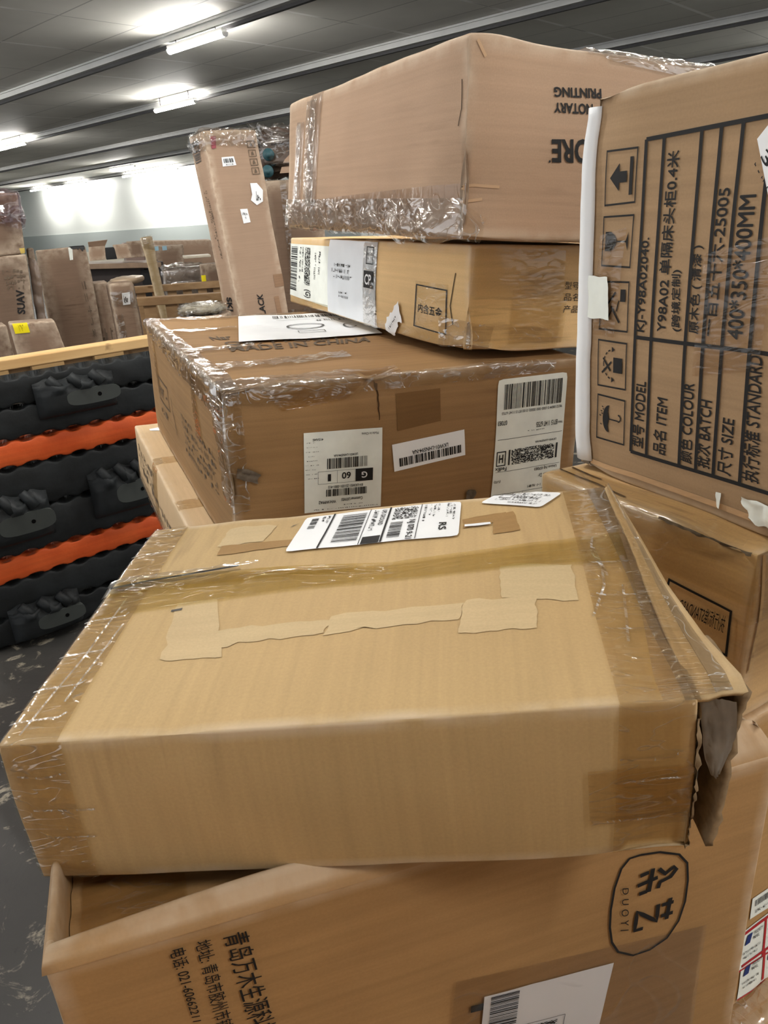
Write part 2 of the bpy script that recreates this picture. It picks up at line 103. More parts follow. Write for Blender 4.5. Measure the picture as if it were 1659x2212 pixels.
def cardboard(name, col, streak=.10, blotch=.10, seed=0.0, horiz=True, dirt=.25, stain=None, rough=.72):
    """kraft board: slow tone changes, faint flute streaks along the sheet, dirt specks, worn pale edges"""
    if name in MATS: return MATS[name]
    t = NT(name)
    tc = t.n('ShaderNodeTexCoord')
    uv = t.n('ShaderNodeUVMap'); uv.uv_map = 'sheet'
    mp = t.n('ShaderNodeMapping', {'Vector': (uv, 0), 'Location': (seed, seed * .7, seed)})
    big = t.n('ShaderNodeTexNoise', {'Vector': (mp, 0), 'Scale': 5.0, 'Detail': 5.0, 'Roughness': .6})
    mp2 = t.n('ShaderNodeMapping', {'Vector': (mp, 0), 'Scale': (3.0, 140.0, 1.0) if horiz else (140.0, 3.0, 1.0)})
    stv = t.n('ShaderNodeTexNoise', {'Vector': (mp2, 0), 'Scale': 1.0, 'Detail': 3.0})
    fine = t.n('ShaderNodeTexNoise', {'Vector': (mp, 0), 'Scale': 420.0, 'Detail': 2.0})
    c = t.mix(1.0, col, t.ramp(big, [(.28, 1 - blotch), (.72, 1 + blotch * .5)]), 'MULTIPLY')
    c = t.mix(1.0, c, t.ramp(stv, [(.3, 1 - streak), (.7, 1 + streak * .4)]), 'MULTIPLY')
    c = t.mix(1.0, c, t.ramp(fine, [(.3, .95), (.7, 1.03)]), 'MULTIPLY')
    # reddish tint drift
    tint = t.n('ShaderNodeTexNoise', {'Vector': (mp, 0), 'Scale': 2.3, 'Detail': 2.0})
    c = t.mix(t.ramp(tint, [(.45, 0.0), (.75, .35)]), c, t.mix(1.0, c, (1.04, .96, .95, 1), 'MULTIPLY'))
    # rub marks: dark short streaks gathered in patches
    mp3 = t.n('ShaderNodeMapping', {'Vector': (mp, 0), 'Scale': (9.0, 90.0, 1.0) if horiz else (90.0, 9.0, 1.0)})
    rub = t.n('ShaderNodeTexNoise', {'Vector': (mp3, 0), 'Scale': 1.0, 'Detail': 2.0})
    gate = t.n('ShaderNodeTexNoise', {'Vector': (mp, 0), 'Scale': 3.4, 'Detail': 1.0, 'W': seed} , noise_dimensions='4D')
    rb = t.n('ShaderNodeMath', {0: t.ramp(rub, [(.55, 0.0), (.68, 1.0)]), 1: t.ramp(gate, [(.55, 0.0), (.66, 1.0)])}, operation='MULTIPLY')
    rb = t.n('ShaderNodeMath', {0: rb, 1: dirt}, operation='MULTIPLY')
    c = t.mix(rb, c, t.mix(1.0, c, (.42, .38, .36, 1), 'MULTIPLY'))
    # worn edges, and light painted on the rim's slope
    at = t.n('ShaderNodeAttribute'); at.attribute_name = 'wear'
    wn = t.n('ShaderNodeTexNoise', {'Vector': (mp, 0), 'Scale': 26.0, 'Detail': 4.0})
    wm = t.n('ShaderNodeMath', {0: (at, 2), 1: t.ramp(wn, [(.28, 0.0), (.6, 1.0)])}, operation='MULTIPLY')
    c = t.mix(wm, c, t.mix(.6, c, srgb(214, 198, 176)))
    bp = t.n('ShaderNodeBump', {'Strength': .18, 'Distance': .0015, 'Height': stv})
    b = t.n('ShaderNodeBsdfPrincipled', {'Base Color': c, 'Roughness': rough, 'Specular IOR Level': .25, 'Normal': bp})
    t.t.links.new(b.outputs[0], t.out.inputs[0])
    MATS[name] = t.m
    return t.m
def film(name, tint=(.95, .93, .90, 1), gloss=.10, wr=.5, scale=14.0, stretch=(1, 1, 1), milky=.10, rough=.10):
    """clear plastic: see-through with wrinkled glints and a few milky folds"""
    if name in MATS: return MATS[name]
    t = NT(name)
    uv = t.n('ShaderNodeUVMap'); uv.uv_map = 'sheet'
    mp = t.n('ShaderNodeMapping', {'Vector': (uv, 0), 'Scale': stretch})
    n1 = t.n('ShaderNodeTexNoise', {'Vector': (mp, 0), 'Scale': scale, 'Detail': 1.5, 'Distortion': 1.0})
    n2 = t.n('ShaderNodeTexNoise', {'Vector': (mp, 0), 'Scale': scale * .8, 'Detail': 1.0, 'Distortion': 1.6})
    rid = t.n('ShaderNodeMath', {0: n2, 1: .5}, operation='SUBTRACT')
    rid = t.n('ShaderNodeMath', {0: rid}, operation='ABSOLUTE')
    ridc = t.ramp(rid, [(0.0, 1.0), (.018, 0.0)])
    h = t.n('ShaderNodeMath', {0: n1, 1: ridc}, operation='ADD')
    bp = t.n('ShaderNodeBump', {'Strength': wr, 'Distance': .006, 'Height': h})
    tr = t.n('ShaderNodeBsdfTransparent', {'Color': tint})
    gl = t.n('ShaderNodeBsdfGlossy', {'Color': (1, 1, 1, 1), 'Roughness': rough, 'Normal': bp})
    df = t.n('ShaderNodeBsdfDiffuse', {'Color': (.75, .74, .72, 1)})
    fr = t.n('ShaderNodeFresnel', {'IOR': 1.45, 'Normal': bp})
    fk = t.n('ShaderNodeMath', {0: fr, 1: gloss / .05}, operation='MULTIPLY', use_clamp=True)
    fk = t.n('ShaderNodeMath', {0: fk, 1: .34}, operation='MINIMUM')
    m1 = t.n('ShaderNodeMixShader', {0: fk, 1: tr, 2: gl})
    mk = t.n('ShaderNodeMath', {0: ridc, 1: milky}, operation='MULTIPLY')  # diffuse white on the ridges, painted for lamp highlights
    m2 = t.n('ShaderNodeMixShader', {0: mk, 1: m1, 2: df})
    t.t.links.new(m2.outputs[0], t.out.inputs[0])
    MATS[name] = t.m
    return t.m
INK = plain('black_ink', (.012, .011, .011, 1), .65, .3, var=.3, scale=60)
GREYINK = plain('grey_ink', (.10, .095, .09, 1), .7, .2, var=.3, scale=60)
FAINT = plain('faded_ink', (.16, .12, .085, 1), .8, .1, var=.25, scale=60)
PAPER = plain('white_paper', srgb(240, 242, 244), .5, .35, var=.05, scale=14)
PAPERW = plain('scuffed_paper', srgb(238, 242, 234), .55, .3, var=.12, scale=30)
WHITEINK = plain('white_ink', srgb(225, 225, 225), .6, .2)

# ------------------------------------------------------------------ object helpers
ORG = {}
def _link(o, parent, loc):
    COL.objects.link(o)
    o.location = (0, 0, 0)
    if parent is not None: o.parent = parent
def thing(name, label, cat, base, group=None):
    o = bpy.data.objects.new(name, None); COL.objects.link(o)
    o.empty_display_size = .05
    o.location = base
    o['label'] = label; o['category'] = cat
    if group: o['group'] = group
    ORG[o.name] = Vector(base)
    return o
def org(parent):
    while parent is not None:
        if parent.name in ORG: return ORG[parent.name]
        parent = parent.parent
    return Vector((0, 0, 0))
def mesh(name, verts, faces, mat, parent=None, smooth=True, uvs=None, attr=None, mats=None, fm=None):
    """verts are in world space; the mesh is stored relative to its thing's base"""
    b = org(parent)
    me = bpy.data.meshes.new(name)
    me.from_pydata([Vector(v) - b for v in verts], [], faces)
    for m in (mats or [mat]): me.materials.append(m)
    if fm: me.polygons.foreach_set('material_index', fm)
    me.polygons.foreach_set('use_smooth', [smooth] * len(me.polygons))
    ul = me.uv_layers.new(name='sheet')
    if uvs:
        for lp in me.loops: ul.data[lp.index].uv = uvs[lp.vertex_index]
    else:
        for lp in me.loops:
            c = me.vertices[lp.vertex_index].co; ul.data[lp.index].uv = (c.x + c.y * .7, c.z + c.y * .3)
    if attr:
        a = me.attributes.new('wear', 'FLOAT', 'POINT'); a.data.foreach_set('value', attr)
    me.update()
    o = bpy.data.objects.new(name, me)
    _link(o, parent, None)
    return o
def kind(o, k, label=None, cat=None):
    o['kind'] = k
    if label: o['label'] = label
    if cat: o['category'] = cat
    return o
class MB:
    """collects simple solids into one mesh"""
    def __init__(s): s.v = []; s.f = []
    def box8(s, p):
        i = len(s.v); s.v += [Vector(x) for x in p]
        for q in ((3, 2, 1, 0), (4, 5, 6, 7), (0, 1, 5, 4), (1, 2, 6, 5), (2, 3, 7, 6), (3, 0, 4, 7)): s.f.append([i + k for k in q])
    def box(s, o, ax, ay, az):
        o, ax, ay, az = map(Vector, (o, ax, ay, az))
        s.box8([o, o + ax, o + ax + ay, o + ay, o + az, o + ax + az, o + ax + ay + az, o + ay + az])
    def bar(s, a, b, w, h, up=(0, 0, 1)):
        a, b, up = Vector(a), Vector(b), Vector(up)
        d = (b - a).normalized(); side = d.cross(up).normalized(); upv = side.cross(d)
        s.box(a - side * w / 2 - upv * h / 2, b - a, side * w, upv * h)
    def tube(s, a, b, r, n=10, r2=None):
        a, b = Vector(a), Vector(b); r2 = r if r2 is None else r2
        d = (b - a).normalized(); x = d.orthogonal().normalized(); y = d.cross(x); i = len(s.v)
        for k in range(n):
            c = x * math.cos(2 * math.pi * k / n) + y * math.sin(2 * math.pi * k / n)
            s.v += [a + c * r, b + c * r2]
        for k in range(n):
            k2 = (k + 1) % n; s.f.append([i + 2 * k, i + 2 * k2, i + 2 * k2 + 1, i + 2 * k + 1])
        s.f.append([i + 2 * k for k in range(n)][::-1]); s.f.append([i + 2 * k + 1 for k in range(n)])
    def build(s, name, mat, parent=None, smooth=False, bevel=0):
        o = mesh(name, s.v, s.f, mat, parent, smooth)
        if bevel:
            m = o.modifiers.new('bevel', 'BEVEL'); m.width = bevel; m.segments = 2; m.limit_method = 'ANGLE'
        return o
def sm(x): return max(0.0, min(1.0, x))

# ------------------------------------------------------------------ cartons
class Bx:
    """a carton given by its eight corners; P() walks over its rounded, slightly dented skin"""
    def __init__(s, c, r=.006, bulge=None, amp=.0015, freq=7.0, seed=0, dents=()):
        s.c = {k: Vector(v) for k, v in c.items()}
        L = lambda a, b: (s.c[a] - s.c[b]).length
        s.W = (L('FLD', 'FRD') + L('FLT', 'FRT')) / 2; s.D = (L('FLT', 'BLT') + L('FRT', 'BRT')) / 2; s.H = (L('FLD', 'FLT') + L('FRD', 'FRT')) / 2
        s.r = r; s.bulge = bulge or {}; s.amp = amp; s.freq = freq; s.seed = seed; s.dents = []
        for (f, u, v, rad, dep) in dents: s.dents.append((s.q(f, u, v), rad, dep))
    def base(s):
        b = (s.c['FLD'] + s.c['FRD'] + s.c['BLD'] + s.c['BRD']) / 4
        return Vector((b.x, b.y, min(s.c[k].z for k in ('FLD', 'FRD', 'BLD', 'BRD'))))
    def size(s, f):
        return {'F': (s.W, s.H), 'B': (s.W, s.H), 'L': (s.D, s.H), 'R': (s.D, s.H), 'T': (s.W, s.D), 'D': (s.W, s.D)}[f]
    def q(s, f, u, v):
        W, D, H = s.W, s.D, s.H
        if f == 'F': return Vector((u * W, 0, v * H))
        if f == 'B': return Vector(((1 - u) * W, D, v * H))
        if f == 'L': return Vector((0, (1 - u) * D, v * H))
        if f == 'R': return Vector((W, u * D, v * H))
        if f == 'T': return Vector((u * W, v * D, H))
        return Vector((u * W, (1 - v) * D, 0))
    def tri(s, q):
        x, y, z = q.x / s.W, q.y / s.D, q.z / s.H
        c = s.c
        a = (c['FLD'] * (1 - x) + c['FRD'] * x) * (1 - y) + (c['BLD'] * (1 - x) + c['BRD'] * x) * y
        b = (c['FLT'] * (1 - x) + c['FRT'] * x) * (1 - y) + (c['BLT'] * (1 - x) + c['BRT'] * x) * y
        return a * (1 - z) + b * z
    def P(s, f, u, v, off=0.0):
        q = s.q(f, u, v); r = s.r
        c = Vector((min(max(q.x, r), s.W - r), min(max(q.y, r), s.D - r), min(max(q.z, r), s.H - r)))
        d = q - c
        n = d.normalized() if d.length > 1e-9 else Vector((0, 0, 1))
        uu_, vv_ = sm(u), sm(v)
        dsp = s.bulge.get(f, 0) * math.sin(math.pi * uu_) * math.sin(math.pi * vv_) if s.bulge else 0
        k = q * s.freq + Vector((s.seed, s.seed * 1.7, s.seed * .3))
        ka = 1 - .85 * math.sqrt(max(0, math.sin(math.pi * uu_) * math.sin(math.pi * vv_))) if f == 'D' else 1
        dsp += ka * s.amp * (noise.noise(k) + .5 * noise.noise(k * 2.3))
        for (dq, rad, dep) in s.dents:
            e = (q - dq).length / rad
            if e < 3: dsp -= dep * math.exp(-e * e)
        return s.tri(c + n * (r + dsp + off))
    def ticks(s, L, cell):
        r = s.r
        n = max(2, min(110, int((L - 2 * r) / cell)))
        t = [0, r * .3, r * .65] + [r + (L - 2 * r) * i / n for i in range(n + 1)] + [L - r * .65, L - r * .3, L]
        return [x / L for x in t]
    def body(s, mat, parent, cell=.011, faces='FBLRTD', name='cardboard_body', wear=.02, holes=None):
        V = []; F = []; UV_ = []; A = []
        for f in faces:
            w, h = s.size(f); us = s.ticks(w, cell); vs = s.ticks(h, cell); i0 = len(V)
            for v in vs:
                for u in us:
                    V.append(s.P(f, u, v)); UV_.append((u * w + 'FBLRTD'.index(f) * 3.1, v * h))
                    e = min(u * w, (1 - u) * w, v * h, (1 - v) * h)
                    A.append(max(0.0, 1 - e / wear))
            n = len(us)
            for j in range(len(vs) - 1):
                for i in range(n - 1):
                    if holes and holes(f, (us[i] + us[i + 1]) / 2, (vs[j] + vs[j + 1]) / 2): continue
                    a = i0 + j * n + i
                    F.append((a, a + 1, a + n + 1, a + n))
        return mesh(name, V, F, mat, parent, True, UV_, A)
    def quad(s, f, q4, a, b):
        """q4 = TL,TR,BR,BL in reading order; a right, b up"""
        (x0, y0), (x1, y1), (x2, y2), (x3, y3) = q4
        return (((x3 * (1 - a) + x2 * a) * (1 - b) + (x0 * (1 - a) + x1 * a) * b), ((y3 * (1 - a) + y2 * a) * (1 - b) + (y0 * (1 - a) + y1 * a) * b))
    def patch(s, name, f, q4, mat, parent, off=.0008, n=(10, 8), wr=0.0, wf=60.0, rag=0.0, curl=None, seed=0, round_=0.0):
        V = []; F = []; UV_ = []
        w, h = s.size(f)
        e = lambda a, b: math.hypot((a[0] - b[0]) * w, (a[1] - b[1]) * h)
        Lx = (e(q4[0], q4[1]) + e(q4[2], q4[3])) / 2; Ly = (e(q4[0], q4[3]) + e(q4[1], q4[2])) / 2
        n = (max(n[0], int(Lx / .011)), max(n[1], int(Ly / .011)))
        for j in range(n[1] + 1):
            for i in range(n[0] + 1):
                a, b = i / n[0], j / n[1]
                if round_:
                    # pull the corner points in so that the sheet has rounded corners
                    rx, ry = round_ / Lx, round_ / Ly
                    cx = min(max(a, rx), 1 - rx); cy = min(max(b, ry), 1 - ry)
                    dx, dy = (a - cx) / rx, (b - cy) / ry
                    if dx and dy:
                        k = 1 / max(1e-6, math.hypot(dx, dy)) * max(abs(dx), abs(dy))
                        a, b = cx + dx * rx * k, cy + dy * ry * k
                if rag:
                    if i in (0, n[0]): a += rag / Lx * noise.noise(Vector((b * Ly * 80, i, seed)))
                    if j in (0, n[1]): b += rag / Ly * noise.noise(Vector((a * Lx * 80, j + .5, seed + 3)))
                u, v = s.quad(f, q4, a, b)
                o = off
                if wr: 
                    p = Vector((a * Lx * wf, b * Ly * wf, seed))
                    o += wr * (abs(noise.noise(p)) * 1.4 + .5 * abs(noise.noise(p * 2.1)))
                if curl: o += curl(a, b)
                V.append(s.P(f, u, v, o)); UV_.append((a * Lx + seed * .37, b * Ly + seed * .21))
        m = n[0] + 1
        for j in range(n[1]):
            for i in range(n[0]):
                k = j * m + i; F.append((k, k + 1, k + m + 1, k + m))
        if name is None: return V, F, UV_
        return mesh(name, V, F, mat, parent, True, UV_)
    def patches(s, name, specs, mat, parent, **kw):
        for k, (f, q4, extra) in enumerate(specs):
            a = dict(kw); a.update(extra)
            s.patch(name, f, q4, mat, parent, seed=k + 1, **a)

# ------------------------------------------------------------------ printing
_tc = {}; _ar = {}
def glyphs(text, bold=0.0, space=1.0):
    key = (text, bold, space)
    if key not in _tc:
        c = bpy.data.curves.new('tmp', 'FONT'); c.body = text; c.offset = bold; c.resolution_u = 3; c.space_character = space
        o = bpy.data.objects.new('tmp', c); COL.objects.link(o)
        dg = bpy.context.evaluated_depsgraph_get()
        me = bpy.data.meshes.new_from_object(o.evaluated_get(dg))
        V = [(v.co.x, v.co.y) for v in me.vertices]; F = [tuple(p.vertices) for p in me.polygons]
        bpy.data.objects.remove(o); bpy.data.curves.remove(c); bpy.data.meshes.remove(me)
        xs = [v[0] for v in V]; ys = [v[1] for v in V]
        x0, x1, y0, y1 = min(xs), max(xs), min(ys), max(ys)
        _ar[text] = (x1 - x0) / (y1 - y0)
        _tc[key] = ([((x - x0) / (x1 - x0), (y - y0) / (y1 - y0)) for x, y in V], F)
    return _tc[key]
class Print:
    """flat shapes in the unit square of a quad on a carton face"""
    def __init__(s): s.v = []; s.f = []
    def text(s, t, a0, b0, a1, b1, bold=0.012, space=1.0):
        V, F = glyphs(t, bold, space); i = len(s.v)
        s.v += [(a0 + x * (a1 - a0), b0 + y * (b1 - b0)) for x, y in V]; s.f += [tuple(k + i for k in f) for f in F]
        return s
    def heavy(s, t, a0, b0, a1, b1, f=.03):
        glyphs(t, 0.0, 1.0)
        fa, fb = f / _ar[t] * (a1 - a0), f * (b1 - b0)
        for x, y in ((-1, 0), (1, 0), (0, -1), (0, 1)): s.text(t, a0 + x * fa, b0 + y * fb, a1 + x * fa, b1 + y * fb, 0.0)
        return s
    def poly(s, pts):
        i = len(s.v); s.v += [tuple(p) for p in pts]; s.f.append(tuple(range(i, i + len(pts)))); return s
    def rect(s, a0, b0, a1, b1): return s.poly([(a0, b0), (a1, b0), (a1, b1), (a0, b1)])
    def frame(s, a0, b0, a1, b1, w, h=None):
        h = h or w
        s.rect(a0, b0, a1, b0 + h); s.rect(a0, b1 - h, a1, b1); s.rect(a0, b0 + h, a0 + w, b1 - h); return s.rect(a1 - w, b0 + h, a1, b1 - h)
    def line(s, p, q, w):
        dx, dy = q[0] - p[0], q[1] - p[1]; L = math.hypot(dx, dy) or 1; nx, ny = -dy / L * w / 2, dx / L * w / 2
        return s.poly([(p[0] + nx, p[1] + ny), (p[0] - nx, p[1] - ny), (q[0] - nx, q[1] - ny), (q[0] + nx, q[1] + ny)])
    def bars(s, a0, b0, a1, b1, n=48, seed=1):
        rnd = random.Random(seed); ws = [rnd.choice((1, 1, 1, 2, 2, 3)) for _ in range(n)]; tot = sum(ws); x = 0
        for k, w in enumerate(ws):
            if k % 2 == 0: s.rect(a0 + (a1 - a0) * x / tot, b0, a0 + (a1 - a0) * (x + w) / tot, b1)
            x += w
        return s
    def dots(s, a0, b0, a1, b1, nx, ny, seed=1, p=.5):
        rnd = random.Random(seed)
        for j in range(ny):
            for i in range(nx):
                if rnd.random() < p: s.rect(a0 + (a1 - a0) * i / nx, b0 + (b1 - b0) * j / ny, a0 + (a1 - a0) * (i + 1.02) / nx, b0 + (b1 - b0) * (j + 1.02) / ny)
        return s
    def small(s, a0, b0, a1, b1, n=20, seed=1):
        """print too small to read: a row of short marks"""
        rnd = random.Random(seed); w = (a1 - a0) / n
        for i in range(n):
            if rnd.random() < .16: continue
            x = a0 + i * w; k = rnd.random()
            if k < .6: s.rect(x, b0, x + w * .28, b1)
            if k > .3: s.rect(x, b0 + (b1 - b0) * rnd.choice((0, .4, .78)), x + w * .75, b0 + (b1 - b0) * rnd.choice((.22, .6, 1.0)))
        return s
    def on(s, bx, f, q4, mat, parent, off=.0014, name='printed_text'):
        w, h = bx.size(f)
        V = []; F = []; memo = {}
        def pt(a, b):
            k = (round(a, 5), round(b, 5))
            if k not in memo: memo[k] = len(V); V.append(bx.P(f, *bx.quad(f, q4, a, b), off))
            return memo[k]
        e = lambda p, q: math.hypot((p[0] - q[0]) * w, (p[1] - q[1]) * h)
        for fc in s.f:
            c = [s.v[i] for i in fc]
            if len(c) == 4:
                m = [bx.quad(f, q4, *p) for p in c]
                nu = max(1, int(max(e(m[0], m[1]), e(m[2], m[3])) / .014)); nv = max(1, int(max(e(m[1], m[2]), e(m[3], m[0])) / .014))
                if nu * nv > 1:
                    g = lambda i, j: tuple((c[0][k] * (1 - i / nu) + c[1][k] * i / nu) * (1 - j / nv) + (c[3][k] * (1 - i / nu) + c[2][k] * i / nu) * j / nv for k in (0, 1))
                    for j in range(nv):
                        for i in range(nu): F.append([pt(*g(i, j)), pt(*g(i + 1, j)), pt(*g(i + 1, j + 1)), pt(*g(i, j + 1))])
                    continue
            ix = [pt(*p) for p in c]
            if len(set(ix)) == len(ix): F.append(ix)
        return mesh(name, V, F, mat, parent, False)
def rot(q, k): return list(q[k:]) + list(q[:k])
def ribbon(bx, f, strokes, width, mat, parent, name='printed_mark', off=.0012):
    V = []; F = []
    w, h = bx.size(f)
    for pts in strokes:
        P = [Vector((u * w, v * h)) for u, v in pts]
        D = []
        for i in range(len(P) - 1):
            k = max(1, int((P[i + 1] - P[i]).length / .006))
            D += [P[i].lerp(P[i + 1], j / k) for j in range(k)]
        D.append(P[-1]); i0 = len(V)
        for i, p in enumerate(D):
            t = (D[min(i + 1, len(D) - 1)] - D[max(i - 1, 0)]).normalized(); nn = Vector((-t.y, t.x)) * width / 2
            for q in (p + nn, p - nn): V.append(bx.P(f, q.x / w, q.y / h, off))
        for i in range(len(D) - 1): k = i0 + 2 * i; F.append((k, k + 1, k + 3, k + 2))
    return mesh(name, V, F, mat, parent, True)
U = UV
def carton(key, name, label, mat, r=.006, cat='box', group=None, cell=.011, faces='FBLRTD', wear=.015, holes=None, **kw):
    b = Bx(BOX[key], r=r, **kw)
    t = thing(name, label, cat, b.base(), group)
    b.t = t
    b.o = b.body(mat, t, cell, faces, wear=wear, holes=holes)
    return b

# ================================================================== the hall
A_ = Vector((-.736, .677, 0)); N_ = Vector((.677, .736, 0))        # the hall's two directions
def hall(a, n, z): return A_ * a + N_ * n + Vector((0, 0, z))
CEIL = 3.9
def floor_mat():
    t = NT('worn_floor')
    tc = t.n('ShaderNodeTexCoord')
    n1 = t.n('ShaderNodeTexNoise', {'Vector': (tc, 3), 'Scale': 2.2, 'Detail': 6.0})
    n2 = t.n('ShaderNodeTexNoise', {'Vector': (tc, 3), 'Scale': 9.0, 'Detail': 8.0, 'Roughness': .7, 'Distortion': .8})
    n3 = t.n('ShaderNodeTexNoise', {'Vector': (tc, 3), 'Scale': 45.0, 'Detail': 4.0})
    c = t.mix(t.ramp(n1, [(.3, 0.0), (.7, 1.0)]), srgb(42, 41, 40), srgb(60, 58, 55))
    c = t.mix(t.ramp(n2, [(.555, 0.0), (.63, .85)]), c, srgb(150, 142, 126))
    c = t.mix(t.ramp(n3, [(.62, 0.0), (.72, .5)]), c, srgb(36, 34, 32))
    bp = t.n('ShaderNodeBump', {'Strength': .3, 'Distance': .004, 'Height': n2})
    b = t.n('ShaderNodeBsdfPrincipled', {'Base Color': c, 'Roughness': .5, 'Specular IOR Level': .4, 'Normal': bp})
    t.t.links.new(b.outputs[0], t.out.inputs[0]); return t.m
def ceiling_mat():
    t = NT('ceiling_panels')
    uv = t.n('ShaderNodeUVMap'); uv.uv_map = 'sheet'
    br = t.n('ShaderNodeTexBrick', {'Vector': (uv, 0), 'Color1': srgb(234, 232, 224), 'Color2': srgb(228, 226, 218), 'Mortar': srgb(188, 186, 180), 'Scale': 1.0,
             'Mortar Size': .012, 'Brick Width': 1.6, 'Row Height': 1.07}, offset=0.0)
    n1 = t.n('ShaderNodeTexNoise', {'Vector': (uv, 0), 'Scale': .9, 'Detail': 4.0})
    # some joints are patched with pale filler
    br2 = t.n('ShaderNodeTexBrick', {'Vector': (uv, 0), 'Color1': (0, 0, 0, 1), 'Color2': (0, 0, 0, 1), 'Mortar': (1, 1, 1, 1), 'Scale': 1.0,
             'Mortar Size': .03, 'Brick Width': 1.6, 'Row Height': 40.0}, offset=0.0)
    n2 = t.n('ShaderNodeTexNoise', {'Vector': (uv, 0), 'Scale': .55, 'Detail': 1.0})
    k = t.n('ShaderNodeMath', {0: br2, 1: t.ramp(n2, [(.42, 0.0), (.5, 1.0)])}, operation='MULTIPLY')
    c = t.mix(1.0, br, t.ramp(n1, [(.3, .9), (.7, 1.03)]), 'MULTIPLY')
    c = t.mix(k, c, srgb(255, 254, 250))
    b = t.n('ShaderNodeBsdfPrincipled', {'Base Color': c, 'Roughness': .7, 'Specular IOR Level': .3})
    t.t.links.new(b.outputs[0], t.out.inputs[0]); return t.m
def sheet(name, pts, mat, uvs=None):
    o = mesh(name, pts, [(0, 1, 2, 3)], mat, None, False, uvs or [(0, 0), (10, 0), (10, 10), (0, 10)])
    return kind(o, 'structure')
A0, A1, N0, N1 = -14, 46, -6, 20.6
sheet('floor', [hall(A0, N0, 0), hall(A0, N1, 0), hall(A1, N1, 0), hall(A1, N0, 0)], floor_mat())
sheet('ceiling', [hall(A0, N0, CEIL), hall(A1, N0, CEIL), hall(A1, N1, CEIL), hall(A0, N1, CEIL)], ceiling_mat(), [(A0, N0), (A1, N0), (A1, N1), (A0, N1)])
WALLW = plain('white_wall', srgb(226, 230, 226), .45, .4, var=.03, scale=.6)
WALLG = plain('grey_wall', srgb(176, 184, 182), .6, .3, var=.03, scale=.6)
def wall(name, a, b, mat, z0, z1):
    return sheet(name, [a + Vector((0, 0, z0)), b + Vector((0, 0, z0)), b + Vector((0, 0, z1)), a + Vector((0, 0, z1))], mat)
wall('wall_back', hall(A1, N1, 0), hall(A0, N1, 0), WALLW, 0, CEIL)
wall('wall_left', hall(A1, N0, 0), hall(A1, N1, 0), WALLG, 0, CEIL)
# walls behind and right of the viewer omitted: world light added as fill
b = MB(); b.box(hall(A1, N1 - .03, .55), A_ * (A0 - A1), N_ * .028, Vector((0, 0, .93)))
kind(b.build('trim_1', WALLG), 'structure')
b = MB(); b.box(hall(A1, N1 - .05, .0), A_ * (A0 - A1), N_ * .048, Vector((0, 0, .55)))
kind(b.build('trim_2', plain('cream_wall', srgb(214, 208, 192), .6, .3, var=.04, scale=1)), 'structure')
# ceiling rails: a pale flange and a dark conduit under it
FLANGE = plain('rail_metal', srgb(205, 205, 202), .5, .4, 0, var=.12, scale=3)
DARKRAIL = plain('dark_rail', srgb(64, 63, 64), .6, .3, var=.2, scale=3)
ROWS = [-5.7, -2.5, .7, 3.9, 7.02, 10.15, 13.5, 16.75, 19.95]
for k, n in enumerate(ROWS):
    b = MB()
    b.box(hall(A0, n - .09, CEIL - .10), A_ * (A1 - A0), N_ * .09, Vector((0, 0, .095)))
    b.box(hall(A0, n - .12, CEIL - .03), A_ * (A1 - A0), N_ * .24, Vector((0, 0, .025)))
    f0 = len(b.f)
    b.box(hall(A0, n + .002, CEIL - .135), A_ * (A1 - A0), N_ * .055, Vector((0, 0, .10)))
    fm = [0] * f0 + [1] * (len(b.f) - f0)
    kind(mesh('trim_%d' % (k + 3), b.v, b.f, None, None, False, mats=[FLANGE, DARKRAIL], fm=fm), 'structure')

# ------------------------------------------------------------------ lamps
def glow():
    t = NT('lamp_diffuser')
    e = t.n('ShaderNodeEmission', {'Color': LAMP_COLOR, 'Strength': LAMP_POWER})
    t.t.links.new(e.outputs[0], t.out.inputs[0]); return t.m
GLOW = glow()
HOUSING = plain('lamp_housing', srgb(215, 215, 212), .4, .5, var=.04)
def lamp_parts(t, a, n, L):
    z = 3.70
    def prof(name, mat, r0, r1, ang0, ang1, l0, l1, cap=True):
        V = []; F = []; K = 9
        for e in (l0, l1):
            for i in range(K):
                th = math.radians(ang0 + (ang1 - ang0) * i / (K - 1))
                V.append(hall(a + e, n + .044 * math.cos(th) * r0, z + .042 * math.sin(th) * r1))
        for i in range(K - 1): F.append((i, i + 1, K + i + 1, K + i))
        if cap: F.append(tuple(range(K))[::-1]); F.append(tuple(range(K, 2 * K)))
        return mesh(name, V, F, mat, t, False)
    prof('diffuser', GLOW, 1, 1, 164, 376, -L / 2, L / 2)
    b = MB(); b.box(hall(a - L / 2, n - .040, z + .0125), A_ * L, N_ * .08, Vector((0, 0, .045))); b.build('housing', HOUSING, t)
    for s_ in (-1, 1):
        prof('end_cap', HOUSING, 1.04, 1.04, 164, 376, s_ * L / 2, s_ * (L / 2 + .02))
        b = MB(); c = hall(a + s_ * L * .36, n, z + .045); b.tube(c, c + Vector((0, 0, .16)), .008, 6); b.build('hanger', DARKRAIL, t)
def lamp(a, n, L, label, group=None):
    t = thing('ceiling_light', label, 'light', hall(a, n, 3.70), group)
    lamp_parts(t, a, n, L); return t
LONG = 1.22
lamp(9.14, 6.94, 1.2, 'large bright tube light on the ceiling rail nearest the viewer, upper left')
lamp(13.92, 9.85, 1.35, 'bright tube light on the second ceiling rail, left of the leaning upright carton top')
lamp(21.5, 9.87, 1.95, 'tube light on the second ceiling rail cut by the left edge of the photo')
lamp(28.0, 17.0, 1.7, 'tube light on the rail just before the white wall, above the other wall lights')
lamp(29.4, 19.75, 2.0, 'rightmost tube light of the row along the top of the white wall')
lamp(31.6, 19.75, 2.0, 'tube light second from the right in the row along the white wall')
